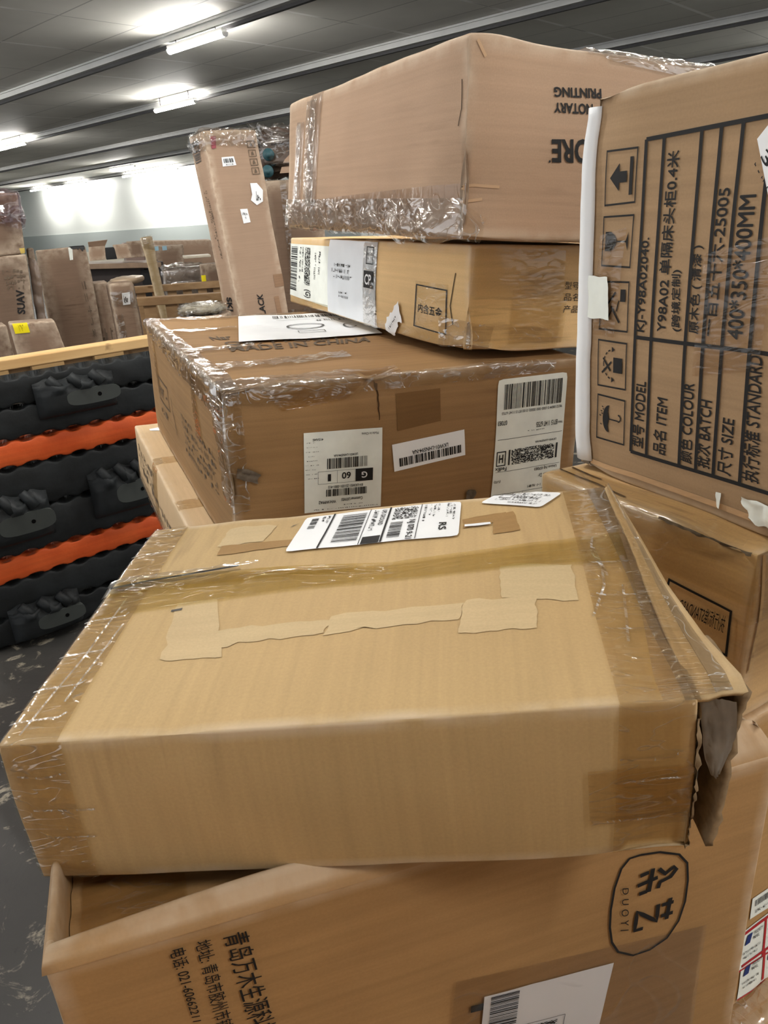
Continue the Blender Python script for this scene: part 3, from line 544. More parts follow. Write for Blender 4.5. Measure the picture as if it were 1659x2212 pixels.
lamp(37.0, 19.75, 2.1, 'tube light over the middle of the white wall, second from the left')
lamp(40.8, 19.75, 1.8, 'leftmost tube light in the row along the white wall')
HID = [(-1.0, 13.5), (-8.0, 10.15), (-2.0, 19.9), (3.5, 16.8), (2.6, .9), (-2.2, .7), (7.2, .7), (1.0, 3.9), (-4.0, 3.9), (14.5, 3.9), (5.6, -2.5), (-3.5, 10.15), (14.0, -1.0), (20.5, 3.9), (25.5, 7.0), (30.0, 10.1), (35.0, 13.5), (-6.5, 13.5), (-8.0, 16.8), (-6.5, 7.0)]  # unseen lamps, placed to light the stack and the ceiling
for a, n in HID: lamp(a, n, LONG, 'tube light on the ceiling rails above and behind the viewer', 'ceiling lights outside the frame')

# ================================================================== cartons of the near stack
RND = random.Random(3)
# ---- the big carton at the bottom, with a sunken lid
C1 = cardboard('kraft_tan_wide', srgb(164, 128, 84), streak=.12, blotch=.14, seed=1.3, dirt=.35)
zc = 1.056
c1 = {k: list(v) for k, v in BOX['B1'].items()}
b1 = Bx(c1, r=.004, bulge={'F': .006}, amp=.0016, freq=6, seed=2)
b1.t = thing('carton', 'large brown carton with a black oval logo, at the bottom of the near stack', 'box', b1.base())
b1.body(C1, b1.t, .012, 'FBLR', wear=.012)
def rim():
    zr, zl = 1.068, 1.033
    c = {k: Vector(c1[k]) for k in c1}
    ring = []
    P4 = [c['FLT'], c['FRT'], c['BRT'], c['BLT']]
    for i in range(4):
        a, b = P4[i], P4[(i + 1) % 4]; n = int((b - a).length / .012)
        for j in range(n): ring.append((i, a.lerp(b, j / n), j / n))
    ctr = (P4[0] + P4[1] + P4[2] + P4[3]) / 4
    ex = (P4[1] - P4[0]).normalized(); ey = (P4[3] - P4[0]).normalized()
    lv = [(zc - .006, -.001, -.001), (zc + .000, .001, .000), (zc + .004, .008, .001), (zc + .008, .018, .002), (zr - .001, .026, .003), (zr, .030, .005), (zr - .001, .034, .0065), (zr - .006, .037, .0075), (zl + .002, .038, .008), (zl - .004, .039, .008)]
    V = []; UV_ = []; A = []
    n = len(ring)
    for (z, fi, si) in lv:
        s_ = 0
        for k, (i, p, t) in enumerate(ring):
            # distances from the four sides fix how far the point moves in
            dx = (p - P4[0]).dot(ex); w = (P4[1] - P4[0]).length
            inx = si; iny = fi if i == 0 else si
            q = p.copy()
            fr = (p - P4[0]).dot(Vector((-ex.y, ex.x, 0)))
            if i == 0 or (i == 1 and t < .06) or (i == 3 and t > .94):
                m = (.40 + .47 * t) if i == 0 else (.87 * (1 - t / .06) if i == 1 else .40 * (t - .94) / .06); q += ey * fi * m
            if i == 2: q -= ey * si
            if i == 1: q -= ex * si
            if i == 3: q += ex * si
            if i == 0: q += ex * (si * (1 - t / .04) if t < .04 else (-si * (t - .96) / .04 if t > .96 else 0))
            amp = .0035 if fi > .01 else .001
            zz = z + amp * noise.noise(Vector((p.x * 9, p.y * 9, 4))) + (.004 * math.sin(t * 9) if i == 0 and fi > .01 else 0) * .6
            if z < zr - .0005 and fi < .031: zz += (p.z - zc) * max(0, min(1, (zr - z) / (zr - zc)))
            V.append(Vector((q.x, q.y, zz))); UV_.append((s_ * .012, z)); A.append(1.0 if z > zr - .004 else (.75 if z > zc else .2)); s_ += 1  # slope whitened beyond its scuffing, painting in light from above
    F = []
    for l in range(len(lv) - 1):
        for k in range(n):
            k2 = (k + 1) % n; F.append((l * n + k, l * n + k2, (l + 1) * n + k2, (l + 1) * n + k))
    mesh('folded_rim', V, F, C1, b1.t, True, UV_, A)
    # sunken lid: two flaps with ridges running along the front
    for part, (v0, v1) in (('front_lid_flap', (.03, .52)), ('rear_lid_flap', (.525, .97))):
        V = []; F = []; UV_ = []; nu, nv = 40, 26
        for j in range(nv + 1):
            for i in range(nu + 1):
                a, bb = .015 + .97 * i / nu, v0 + (v1 - v0) * j / nv
                p = (P4[0] * (1 - a) + P4[1] * a) * (1 - bb) + (P4[3] * (1 - a) + P4[2] * a) * bb
                p.z = zl - .001 + .0018 * math.sin(bb * 75) + .002 * noise.noise(Vector((a * 4, bb * 9, 1)))
                V.append(p); UV_.append((a * .58, bb * .36))
        for j in range(nv):
            for i in range(nu): k = j * (nu + 1) + i; F.append((k, k + 1, k + nu + 2, k + nu + 1))
        mesh(part, V, F, C1, b1.t, True, UV_)
    V = []; F = []; UV_ = []
    for j in range(13):
        for i in range(9):
            a, bb = .03 + .13 * i / 8, .10 + .5 * j / 12
            p = (P4[0] * (1 - a) + P4[1] * a) * (1 - bb) + (P4[3] * (1 - a) + P4[2] * a) * bb
            p.z = zl + .003 + .0018 * math.sin(bb * 75) + .0015 * noise.noise(Vector((a * 40, bb * 30, 2)))
            V.append(p); UV_.append((a * .58, bb * .36))
    for j in range(12):
        for i in range(8): k = j * 9 + i; F.append((k, k + 1, k + 10, k + 9))
    mesh('packing_tape', V, F, TAPE, b1.t, True, UV_)
TAPE = film('clear_packing_tape', (.97, .91, .79, 1), .08, .4, 20, (1, 3, 1), .07, .12)
FILM = film('wrinkled_film', (.965, .95, .93, 1), .16, .8, 20, (1, 1.8, 1), .22, .10)
FILMY = film('yellow_tape', (.93, .87, .62, 1), .05, .25, 16, (1, 4, 1), .02, .18)
FILMG = film('grey_film', (.76, .75, .74, 1), .10, .6, 20, (1, 1, 1), .30, .16)
rim()
def q03(k): p = U[k]; return [p[0], p[3], p[2], p[1]]
Print().text('青岛万木生源科技', 0, 0, 1, 1, .005).on(b1, 'F', q03('b1_txt1'), INK, b1.t)
Print().text('地址: 青岛市胶州市铺集', 0, 0, 1, 1, .004).on(b1, 'F', q03('b1_txt2'), INK, b1.t)
Print().text('电话: 021-60662211', 0, 0, 1, 1, .006).on(b1, 'F', q03('b1_txt3'), INK, b1.t)
ribbon(b1, 'F', [ST['oval']], .0022, INK, b1.t, 'printed_oval')
ribbon(b1, 'F', [ST['lg%d' % i] for i in range(9)], .0042, INK, b1.t, 'printed_logo')
Print().text('DUOYI', 0, 0, 1, 1, .0, 1.7).on(b1, 'F', U['b1_duoyi'], INK, b1.t)
b1.patch('plastic_pouch', 'F', U['b1_film'], film('pouch', (.95, .94, .94, 1), .05, .25, 8, (1, 1, 1), .03, .25), b1.t, .0022, wr=.0006, wf=25)
l = b1.patch('shipping_label', 'F', U['b1_lab'], PAPER, b1.t, .0014, wr=.0008, wf=14)
p = Print()
p.dots(.43, .30, .62, .60, 22, 22, 5, .5).bars(.02, .05, .36, .26, 50, 6)
p.small(.66, .57, .97, .62, 16, 4).small(.66, .48, .90, .53, 12, 5).small(.66, .40, .97, .45, 16, 8).small(.66, .32, .85, .37, 9, 9)
p.line((.40, .10), (.40, .66), .004).line((.40, .66), (.64, .66), .004).line((.64, .28), (.64, .66), .003)
p.on(b1, 'F', rot(U['b1_lab'], 1), INK, l, .0026)
Print().rect(-.09, .86, .005, .93).on(b1, 'F', U['b1_lab'], INK, b1.t, .0018, 'black_strip')
b1.patch('torn_tape', 'F', [(.885, .55), (.99, .58), (.99, .51), (.90, .50)], FILM, b1.t, .003, wr=.003, wf=90)

# ---- front carton with the shipping label
C2 = cardboard('kraft_pale', srgb(188, 160, 114), streak=.07, blotch=.08, seed=4.1, dirt=.30, horiz=False)
b2 = carton('B2', 'carton', 'flat pale carton with yellow tape and a torn right end, front of the near stack', C2, r=.0022, bulge={'T': .004, 'F': .003}, amp=.0020, freq=8, seed=5, cell=.008,
            dents=[('T', .22, .30, .035, .003), ('T', .97, .30, .05, .006), ('F', .97, .05, .04, .006), ('F', .28, .95, .02, .003)], wear=.010)
t = b2.t
# stains left by tape that was pulled off
CL = cardboard('kraft_peeled', srgb(197, 174, 134), streak=.05, blotch=.08, seed=9, dirt=.1)
b2.patches('tape_residue', [('T', U['b2_pale'], {}), ('T', U['b2_pale2'], {}), ('T', q_, {}) if False else ('T', [U['b2_pale3'][0], U['b2_pale3'][1], U['b2_pale3'][2], U['b2_pale3'][3]], {}),
    ('T', U['b2_pale4'], {}), ('T', U['b2_pale5'], {}), ('T', U['b2_pale6'], {})], CL, t, off=.0005, rag=.004)
CD = cardboard('kraft_tape_brown', srgb(158, 124, 78), streak=.1, blotch=.08, seed=6, dirt=.2)
b2.patches('brown_tape_scrap', [('T', U['b2_dk1'], {}), ('T', U['b2_dk2'], {}), ('T', U['b2_brn'], {})], CD, t, off=.0007, rag=.002)
la, lb, ra, rb = U['b2_la'], U['b2_lb'], U['b2_ra'], U['b2_rb']
fl_a, fl_b, fr_a, fr_b = U['b2f_la'], U['b2f_lb'], U['b2f_ra'], U['b2f_rb']
b2.patches('packing_tape', [
    ('T', [(-.004, .995), (la[0], .995), (lb[0], .0), (-.004, .0)], {}), ('F', [(-.004, 1.0), (fl_a[0], 1.0), (fl_b[0], .01), (0.0, .01)], {}),
    ('T', [(ra[0], .995), (1.0, .995), (1.0, .0), (rb[0], .0)], {}), ('F', [(fr_a[0], 1.0), (1.0, 1.0), (1.0, .02), (fr_b[0], .02)], {}),
    ('F', [(fr_a[0] - .045, .62), (fr_a[0] + .14, .62), (fr_a[0] + .14, .25), (fr_a[0] - .045, .25)], {'off': .0016})],
    TAPE, t, off=.0011, wr=.0007, wf=40)
# pale lines painted for the glints where the tape has buckled
cr = []
for yv in (.93, .80, .62, .45, .30, .17, .06): cr.append([(.0, yv), (la[0] * .55 + .03, yv + .01), (max(la[0] + (lb[0] - la[0]) * (1 - yv), .05) - .01, yv + .025)])
cr += [[(.03, .02), (.05, .30), (.055, .55)], [(.07, .12), (.085, .42)]]
for yv in (.90, .80, .52, .38, .25): cr.append([(rb[0] + (ra[0] - rb[0]) * yv + .01, yv + .01), (.92, yv + .004), (.985, yv)])
cr += [[(.935, .66), (.925, .58), (.935, .5), (.93, .42), (.90, .30)], [(.96, .42), (.95, .30), (.94, .20)], [(.93, .60), (.94, .46)]]
CREASE = film('tape_crease', (.96, .95, .93, 1), .25, .8, 60, (1, 1, 1), .5, .2)
for c_ in cr: ribbon(b2, 'T', [c_], .0020, CREASE, t, 'tape_crease', .0022)
for c_ in [[(.02, .80), (.06, .78), (.10, .81)], [(.03, .56), (.08, .55), (.13, .55)], [(.05, .35), (.12, .35)], [(.90, .68), (.95, .67), (.985, .71)], [(.89, .53), (.99, .55)], [(.88, .27), (.94, .26), (.99, .29)]]: ribbon(b2, 'F', [c_], .0018, CREASE, t, 'tape_crease', .002)
ya, yb, yc, yd, ye, yf = [U['b2_y' + k] for k in 'abcdef']
b2.patches('yellow_tape', [('T', [(-.01, ya[1] + .015), yb, ye, (-.01, yd[1])], {}), ('T', [yb, (1.0, yc[1] - .005), (1.0, yf[1]), ye], {}),
     ('T', [(-.01, ya[1] + .005), (.5, yb[1]), (.5, (yb[1] + ye[1]) / 2 + .02), (-.01, (ya[1] + yd[1]) / 2 + .01)], {'off': .0034})], FILMY, t, off=.0018, wr=.0010, wf=22)
b2.patch('lifted_tape_edge', 'T', [(.0, ya[1] - .005), (.30, ya[1] + .012), (.30, ya[1] + .004), (.0, ya[1] - .035)], FILM, t, .004, wr=.002, wf=50)
ribbon(b2, 'T', [[(.005, ya[1] - .045), (.08, ya[1] - .028), (.17, ya[1] - .012), (.26, ya[1] + .008)]], .0035, INK, t, 'open_seam', .0030)
# shipping label: its print reads from back to front
pl = U['b2_lab']                     # picture order BL, TL, TR, BR
L2 = b2.patch('shipping_label', 'T', [pl[1], pl[2], pl[3], pl[0]], PAPER, t, .0016, n=(24, 14), round_=.004, wr=.0003, wf=20)
rd = [pl[2], pl[3], pl[0], pl[1]]
p = Print()
p.small(.05, .955, .55, .968, 18, 1).small(.05, .935, .40, .948, 12, 2).small(.05, .915, .48, .928, 14, 3).text('RS', .62, .88, .82, .925, .02)
p.small(.05, .86, .30, .872, 8, 4).small(.05, .835, .42, .848, 12, 5).small(.05, .81, .38, .823, 10, 6).small(.05, .775, .55, .79, 15, 7)
p.rect(0, .752, 1, .756).text('NJ 070 9-21', .46, .685, .99, .735, .02).bars(.48, .585, .92, .66, 40, 3).dots(.05, .585, .40, .735, 26, 22, 9, .42)
p.rect(0, .55, 1, .562).text('UPS GROUND', .05, .505, .52, .535, .015).small(.05, .455, .70, .485, 22, 8).rect(.82, .44, 1, .545).rect(0, .425, 1, .429)
p.bars(.10, .255, .90, .41, 60, 4).rect(0, .185, 1, .197).small(.05, .15, .30, .17, 9, 10).small(.05, .12, .20, .14, 6, 11).bars(.08, .05, .38, .095, 30, 12)
p.on(b2, 'T', rd, INK, L2, .0023)
pt = U['b2_tag']
L3 = b2.patch('address_tag', 'T', [pt[1], pt[2], pt[3], pt[0]], PAPER, t, .0016, n=(14, 8), round_=.004)
p = Print()
p.small(.10, .18, .78, .30, 22, 21).text('714-9000', .20, .36, .62, .56, .012).frame(.66, .30, .86, .56, .012, .03).small(.12, .62, .88, .72, 24, 22).small(.12, .80, .60, .88, 18, 23)
p.on(b2, 'T', rot([pt[1], pt[2], pt[3], pt[0]], 2), GREYINK, L3, .0022)
b2.patch('torn_paper_strip', 'T', U['b2_white'], PAPER, t, .0018, n=(8, 3), rag=.001)
# pits and nicks in the board
b2.patches('paper_nick', [('T', [(.165, .47), (.185, .475), (.185, .465), (.165, .460)], {}), ('T', [(.335, .92), (.35, .935), (.345, .93), (.33, .905)], {})], GREYINK, t, off=.0008, n=(3, 2), rag=.001)
# the torn right end: top flap, hanging end panel, grey tape, dark hollow
def poly(P, s_):
    s_ *= len(P) - 1; i = min(int(s_), len(P) - 2); return P[i].lerp(P[i + 1], s_ - i)
V = []; F = []; UV_ = []
pin = [Vector(p) for p in XT['flap_in']]; pout = [Vector(p) for p in XT['flap_out']]
for i in range(6):
    for j in range(5):
        q_ = pin[i].lerp(pout[i], j / 4); q_.z += .0018 * math.sin(j / 4 * math.pi) - (.002 if j == 1 else 0); V.append(q_); UV_.append((j * .012, i * .07))
for i in range(5):
    for j in range(4): k = i * 5 + j; F.append((k, k + 5, k + 6, k + 1))
o = mesh('torn_flap', V, F, C2, t, True, UV_, [.25] * len(V))
m_ = o.modifiers.new('solid', 'SOLIDIFY'); m_.thickness = .0035; m_.offset = -1
V = []; F = []; UV_ = []
for (k0, k1, nm_, m_, lift) in ((-.6, .40, 'clear_fold_tape', TAPE, .0016), (.36, .70, 'grey_fold_tape', FILMG, .0026)):
    V = []; F = []; UV_ = []
    for i in range(25):
        a_ = poly(pin, i / 24); c_ = poly(pout, i / 24)
        for j in range(6):
            q_ = a_.lerp(c_, k0 + (k1 - k0) * j / 5); q_.z += lift + .0012 * abs(noise.noise(Vector((i * .6, j * .9, 3)))); V.append(q_); UV_.append((j * .006, i * .02))
    for i in range(24):
        for j in range(5): k = i * 6 + j; F.append((k, k + 1, k + 7, k + 6))
    mesh(nm_, V, F, m_, t, True, UV_)
TORN = plain('torn_corrugated', srgb(142, 120, 92), .85, .1, var=.4, scale=120)
V = []; F = []; UV_ = []
pf = [Vector(p) for p in XT['pan_f']]; K = 22
def poly(P, s_):
    s_ *= len(P) - 1; i = min(int(s_), len(P) - 2); return P[i].lerp(P[i + 1], s_ - i)
back_t = pout[3]
for i in range(K + 1):
    s_ = i / K; a = poly(pf, s_); bk = back_t.lerp(Vector(BOX['B2']['BRD']).lerp(Vector(BOX['B2']['FRD']), .55), s_)
    for j in range(9):
        w_ = j / 8; q_ = a.lerp(bk, w_); q_.x += .0022 * noise.noise(Vector((s_ * 14, w_ * 3, 1))) * (1 if j else 1.6); q_.y -= .003 * noise.noise(Vector((s_ * 30, 5, 2))) if j == 0 else 0
        V.append(q_); UV_.append((w_ * .15, s_ * .12))
for i in range(K):
    for j in range(8): k = i * 9 + j; F.append((k, k + 1, k + 10, k + 9))
o = mesh('end_panel', V, F, TORN, t, True, UV_)
m_ = o.modifiers.new('solid', 'SOLIDIFY'); m_.thickness = .005; m_.offset = 0
V = []; F = []; UV_ = []; rows = XT['film']; n_ = 10
def bil(u, v):
    v *= len(rows) - 1; i = min(int(v), len(rows) - 2)
    g = lambda r: poly([Vector(p) for p in r], u)
    return g(rows[i]).lerp(g(rows[i + 1]), v - i)
for i in range(n_ + 1):
    for j in range(n_ + 1):
        q_ = bil(j / n_, i / n_); q_.y -= .002 + .003 * abs(noise.noise(Vector((j * .5, i * .4, 7)))); V.append(q_); UV_.append((j * .004, i * .006))
for i in range(n_):
    for j in range(n_): k = i * (n_ + 1) + j; F.append((k, k + 1, k + n_ + 2, k + n_ + 1))
mesh('loose_grey_tape', V, F, plain('grey_tape', srgb(128, 120, 110), .28, .6, var=.35, scale=70), t, True, UV_)
b2.patch('grey_edge_tape', 'T', [(.955, .98), (1.01, .98), (1.012, .0), (.985, .0)], FILMG, t, .0016, wr=.0015, wf=50)
b2.patches('frayed_board_edge', [('R', [(-.01, .92), (.03, .92), (.03, .02), (-.01, .02)], {'rag': .006})], TORN, t, off=.0012, n=(4, 40), wr=.003, wf=120)

# ---- the labelled carton behind it
C4 = cardboard('kraft_brown', srgb(152, 118, 78), streak=.14, blotch=.10, seed=7.7, dirt=.45)
b4 = carton('B4', 'carton', 'deep brown carton with three white labels and film-wrapped edges, behind the front carton', C4, r=.006, bulge={'F': .004, 'T': -.004, 'L': .004}, amp=.0022, freq=7, seed=11, cell=.012,
            dents=[('F', .385, .97, .025, .012), ('F', .02, .97, .05, .012), ('F', .0, .45, .05, .008), ('F', .65, .14, .05, .006)], wear=.016)
t = b4.t
Lm = b4.patch('carton_label', 'F', U['lab_made'], PAPERW, t, .0012, n=(18, 20))
p = Print()
p.text('Made in China', .05, .045, .27, .075, .0).text('415/645', .76, .075, .89, .105, .004)
p.text('LKW01-LHNS94-NA', .32, .285, .63, .315).bars(.20, .33, .73, .46, 60, 31)
p.rect(.12, .485, .345, .645).frame(.345, .485, .83, .645, .003).rect(.583, .485, .586, .645).text('60', .41, .515, .525, .60, .02).text('1', .665, .525, .705, .615, .02)
p.text('RV-LKW01-251031-0001-415', .25, .675, .70, .71).bars(.20, .72, .73, .81, 60, 32).text('Customer:LKW01', .25, .845, .53, .885).text('WH:WPPA2', .60, .86, .82, .90)
for k in range(9): p.small(.86 - .02 * (k % 3), .12 + .055 * k, .99, .128 + .055 * k, 8, 40 + k)
p.small(.25, .925, .50, .935, 14, 60).small(.05, .965, .9, .975, 30, 61)
p.on(b4, 'F', rot(U['lab_made'], 2), INK, Lm, .0019)
Print().text('G', .195, .525, .27, .605, .02).on(b4, 'F', rot(U['lab_made'], 2), WHITEINK, Lm, .0024, 'printed_letter')
Lk = b4.patch('barcode_label', 'F', U['lab_lkw'], PAPER, t, .0012, n=(16, 6))
Print().text('LKW01-LHNS94-NA', .24, .36, .74, .52, .01).bars(.06, .55, .93, .86, 64, 33).on(b4, 'F', rot(U['lab_lkw'], 2), INK, Lk, .0019)
Lf = b4.patch('shipping_label', 'F', U['lab_fedex4'], PAPERW, t, .0012, n=(14, 24), round_=.006)
p = Print()
p.bars(.07, .04, .91, .225, 84, 34).text('9632 0804 0 (000 000 0000) 0 00 8715 1147 6755', .05, .235, .93, .262, .004).text('07083', .85, .305, .98, .34, .01)
p.text('TRK#', .02, .365, .09, .382).text('8715 1147 6755', .10, .35, .42, .39, .01).rect(.02, .447, .97, .45).text('LKW01-LHNS94-NA', .10, .495, .42, .512)
p.dots(.12, .535, .76, .655, 46, 26, 35, .52).rect(.07, .535, .095, .655).rect(.78, .535, .80, .655).frame(.84, .54, .97, .655, .012, .008).text('H', .875, .565, .935, .63, .03)
p.text('FedEx', .82, .665, .98, .695, .015).rect(.02, .70, .97, .7025).text('Union NJ 07083', .06, .705, .40, .735, .008).text('306 Forest Dr', .06, .765, .33, .795, .006).text('(US)', .89, .765, .98, .79, .006)
p.small(.08, .845, .5, .865, 20, 64).rect(.02, .885, .97, .8875).rect(.55, .89, .555, .985).small(.10, .93, .45, .945, 16, 65).small(.58, .91, .95, .925, 18, 66).small(.58, .935, .97, .96, 22, 67).small(.62, .965, .92, .98, 16, 68)
for k in range(6): p.small(.30, .405 + .0 * k, .55, .412, 10, 70)
p.on(b4, 'F', rot(U['lab_fedex4'], 2), INK, Lf, .0019)
b4.patch('dark_tape', 'F', U['patch_dark'], cardboard('tape_over_board', srgb(122, 90, 52), streak=.1, blotch=.1, seed=3, dirt=.2), t, .0010)
pm = U['txt_made']; pq = U['txt_qty']; pn = U['txt_nar']
Print().text('MADE IN CHINA', 0, 0, 1, 1, .02).on(b4, 'T', [pm[3], pm[2], pm[1], pm[0]], FAINT, t)
Print().text('Qty: 1 PC/SET', 0, 0, 1, 1, .02).on(b4, 'T', [pq[3], pq[2], pq[1], pq[0]], FAINT, t)
Print().text('Nar', 0, 0, .7, 1, .02).on(b4, 'T', [pn[3], pn[2], pn[1], pn[0]], FAINT, t)
Lt = b4.patch('paper_sheet', 'T', U['paper_top'], PAPER, t, .004, n=(18, 12), wr=.001, wf=8)
p = Print(); p.bars(.28, .80, .86, .90, 60, 36).small(.62, .62, .95, .68, 16, 71).line((.3, .72), (.9, .72), .006)
import itertools
ov = [(.50 + .14 * math.cos(x * .35), .42 + .10 * math.sin(x * .35)) for x in range(19)]
for a_, b_ in zip(ov, ov[1:]): p.line(a_, b_, .016)
ov = [(.84 + .05 * math.cos(x * .35), .36 + .08 * math.sin(x * .35)) for x in range(3, 17)]
for a_, b_ in zip(ov, ov[1:]): p.line(a_, b_, .014)
p.frame(.42, .17, .62, .26, .006, .01)
p.on(b4, 'T', U['paper_top'], GREYINK, Lt, .0062)
# print on the end face, too skewed to read
pr = Print()
for k in range(5): pr.small(.0, .88 - .2 * k, 1.0, 1.0 - .2 * k, 26 - 2 * k, 80 + k)
pr.on(b4, 'L', [(.55, .56), (.90, .56), (.90, .26), (.55, .26)], FAINT, t, .0014)
pr = Print()
pr.frame(0, .35, .9, 1, .03, .04).small(.1, .5, .8, .8, 6, 90).small(.0, .0, .7, .2, 8, 91).on(b4, 'L', [(.16, .60), (.36, .60), (.36, .30), (.16, .30)], FAINT, t, .0014)
ribbon(b4, 'L', [[(.405, .57), (.41, .48), (.43, .40), (.43, .30)]], .003, INK, t, 'pen_mark')
# film and tape over the edges
b4.patches('edge_film', [('T', [(-.02, 1.0), (.035, 1.0), (.05, .0), (-.02, .0)], {}), ('L', [(0, 1.03), (1.0, 1.03), (1.0, .82), (0, .92)], {}),
    ('T', [(.0, .06), (.45, .04), (.45, -.01), (.0, -.02)], {}), ('F', [(-.01, 1.02), (.9, 1.02), (.9, .93), (-.01, .90)], {}), ('F', [(-.02, 1.0), (.05, 1.0), (.045, .32), (-.02, .30)], {}), ('L', [(.93, 1.0), (1.02, 1.0), (1.02, .34), (.95, .34)], {}),
    ('T', [(.03, .72), (.26, .75), (.26, .71), (.03, .68)], {}), ('T', [(.04, .42), (.22, .44), (.22, .40), (.04, .37)], {}), ('T', [(.05, .20), (.42, .26), (.42, .20), (.05, .13)], {}), ('T', [(.0, .97), (.9, .99), (.9, .94), (.0, .93)], {})],
    FILM, t, off=.0022, wr=.0050, wf=22)
b4.patches('strapping_tape', [('L', [(.10, .98), (.15, .98), (.20, .45), (.15, .45)], {}), ('L', [(.70, .95), (.76, .95), (.80, .55), (.74, .55)], {}), ('F', [(.10, .97), (.36, .98), (.30, .88), (.14, .85)], {'wr': .002})], TAPE, t, off=.0016, wr=.001, wf=40)
b4.patch('dark_tear', 'F', [(.381, .97), (.387, .97), (.386, .74), (.384, .74)], plain('board_tear', srgb(70, 50, 32), .9, .1), t, .0009, n=(3, 16), rag=.003)
b4.patches('torn_board', [('F', [(.025, .56), (.075, .52), (.07, .46), (.02, .50)], {}), ('F', [(.645, .24), (.67, .23), (.665, .10), (.64, .11)], {})], plain('torn_grey_board', srgb(120, 108, 94), .9, .1, var=.5, scale=90), t, off=.002, n=(6, 8), wr=.004, wf=90, rag=.004)

# ---- flat carton under it
C3 = cardboard('kraft_light', srgb(200, 172, 134), streak=.06, blotch=.07, seed=2.2, dirt=.15, horiz=False)
b3 = carton('B3', 'carton', 'pale flat carton under the carton with three white labels', C3, r=.006, bulge={'L': .004}, amp=.0012, freq=6, seed=21, cell=.012, wear=.010)
b3.patches('packing_tape', [('T', [(.0, .62), (.3, .62), (.3, .56), (.0, .56)], {}), ('L', [(.40, 1.0), (.48, 1.0), (.48, .0), (.40, .0)], {}), ('T', [(.0, .26), (.3, .26), (.3, .20), (.0, .20)], {})], TAPE, b3.t, off=.001, wr=.0005)
b3.patches('edge_film', [('L', [(.0, .30), (1.0, .30), (1.0, -.02), (.0, -.02)], {})], FILM, b3.t, off=.002, wr=.003, wf=30)
pr = Print()
for k in range(3): pr.small(.02, .70 - .28 * k, .50 + .4 * (k > 1), .92 - .28 * k, 18, 100 + k)
pr.on(b3, 'L', [(.04, .86), (.80, .86), (.80, .30), (.04, .30)], FAINT, b3.t, .0014)
b3.patch('paper_scrap', 'T', [(.05, .93), (.09, .94), (.085, .90), (.05, .91)], PAPER, b3.t, .001, n=(3, 3))
# the carton that carries them
sb = {}
cz = .86
for k in ('FL', 'FR', 'BL', 'BR'):
    v = Vector(BOX['B3'][k + 'D']); m_ = (Vector(BOX['B3']['FLD']) + Vector(BOX['B3']['BRD'])) / 2
    q_ = m_ + (v - m_) * .86; sb[k + 'T'] = [q_.x, q_.y, v.z - .010]; sb[k + 'D'] = [q_.x, q_.y, 0.0]
BOX['sup'] = sb
carton('sup', 'carton', 'plain tall carton standing on the floor under the pale flat carton', C4, r=.008, amp=.002, seed=31, cell=.05)

# ---- yellowish long carton on top
C5 = cardboard('kraft_yellow', srgb(222, 188, 136), streak=.07, blotch=.12, seed=5.5, dirt=.45)
b5 = carton('B5', 'carton', 'long yellowish carton printed with a square of Chinese characters, between two brown cartons', C5, r=.005, bulge={'L': .003, 'F': .004}, amp=.002, freq=6, seed=41, cell=.013,
            dents=[('L', .98, .12, .06, .010), ('F', .02, .1, .05, .008)], wear=.012)
t = b5.t
la_ = b5.patch('shipping_label', 'L', U['b5_labA'], PAPERW, t, .0012, n=(20, 14))
p = Print()
p.bars(.05, .04, .90, .22, 56, 51).dots(.05, .42, .72, .56, 60, 12, 52, .5).small(.05, .28, .7, .32, 22, 53).small(.05, .35, .5, .38, 16, 54).text('(G)', .80, .42, .95, .58, .02).small(.1, .66, .6, .70, 16, 55).small(.1, .76, .5, .80, 12, 56)
p.on(b5, 'L', rot(U['b5_labA'], 1), INK, la_, .002)
lb_ = b5.patch('plastic_document_pouch', 'L', U['b5_labB'], plain('document_pouch', srgb(236, 240, 244), .22, .6, var=.04, scale=20), t, .0016, n=(20, 16), wr=.0014, wf=12)
p = Print(); p.rect(.80, .45, .97, .66).small(.14, .66, .52, .70, 12, 57).small(.12, .58, .50, .63, 11, 58).small(.16, .50, .56, .55, 12, 59).small(.28, .30, .45, .33, 6, 60).small(.28, .25, .50, .28, 7, 61)
p.frame(.83, .74, .96, .95, .012, .012).small(.84, .84, .95, .88, 4, 62)
p.on(b5, 'L', U['b5_labB'], INK, lb_, .0046)
Print().text('CP', .825, .49, .945, .62, .02).on(b5, 'L', U['b5_labB'], WHITEINK, lb_, .0054, 'printed_letters')
sq = U['b5_sq']
Print().frame(0, 0, 1, 1, .03, .03).text('内含五金', .12, .36, .88, .58, .012).on(b5, 'L', sq, INK, t)
tt = U['b5_torn']
tn = b5.patch('torn_paper_tag', 'L', [tt[0], tt[1], tt[2], tt[3]], PAPER, t, .004, n=(6, 12), wr=.003, wf=40, rag=.008)
Print().small(.2, .35, .8, .5, 8, 63).on(b5, 'L', rot([tt[0], tt[1], tt[2], tt[3]], 3), GREYINK, tn, .009)
bt = U['b5_txt']
Print().text('型号MODEL', 0, .74, .72, .98, .0).on(b5, 'F', bt, INK, t)
Print().text('品名ITEM', 0, .38, .64, .62, .0).on(b5, 'F', bt, INK, t)
Print().text('产品所', 0, .0, .45, .24, .0).on(b5, 'F', bt, INK, t)
TAPEY = film('amber_tape', (.99, .96, .88, 1), .045, .3, 18, (1, 3, 1), .02, .2)
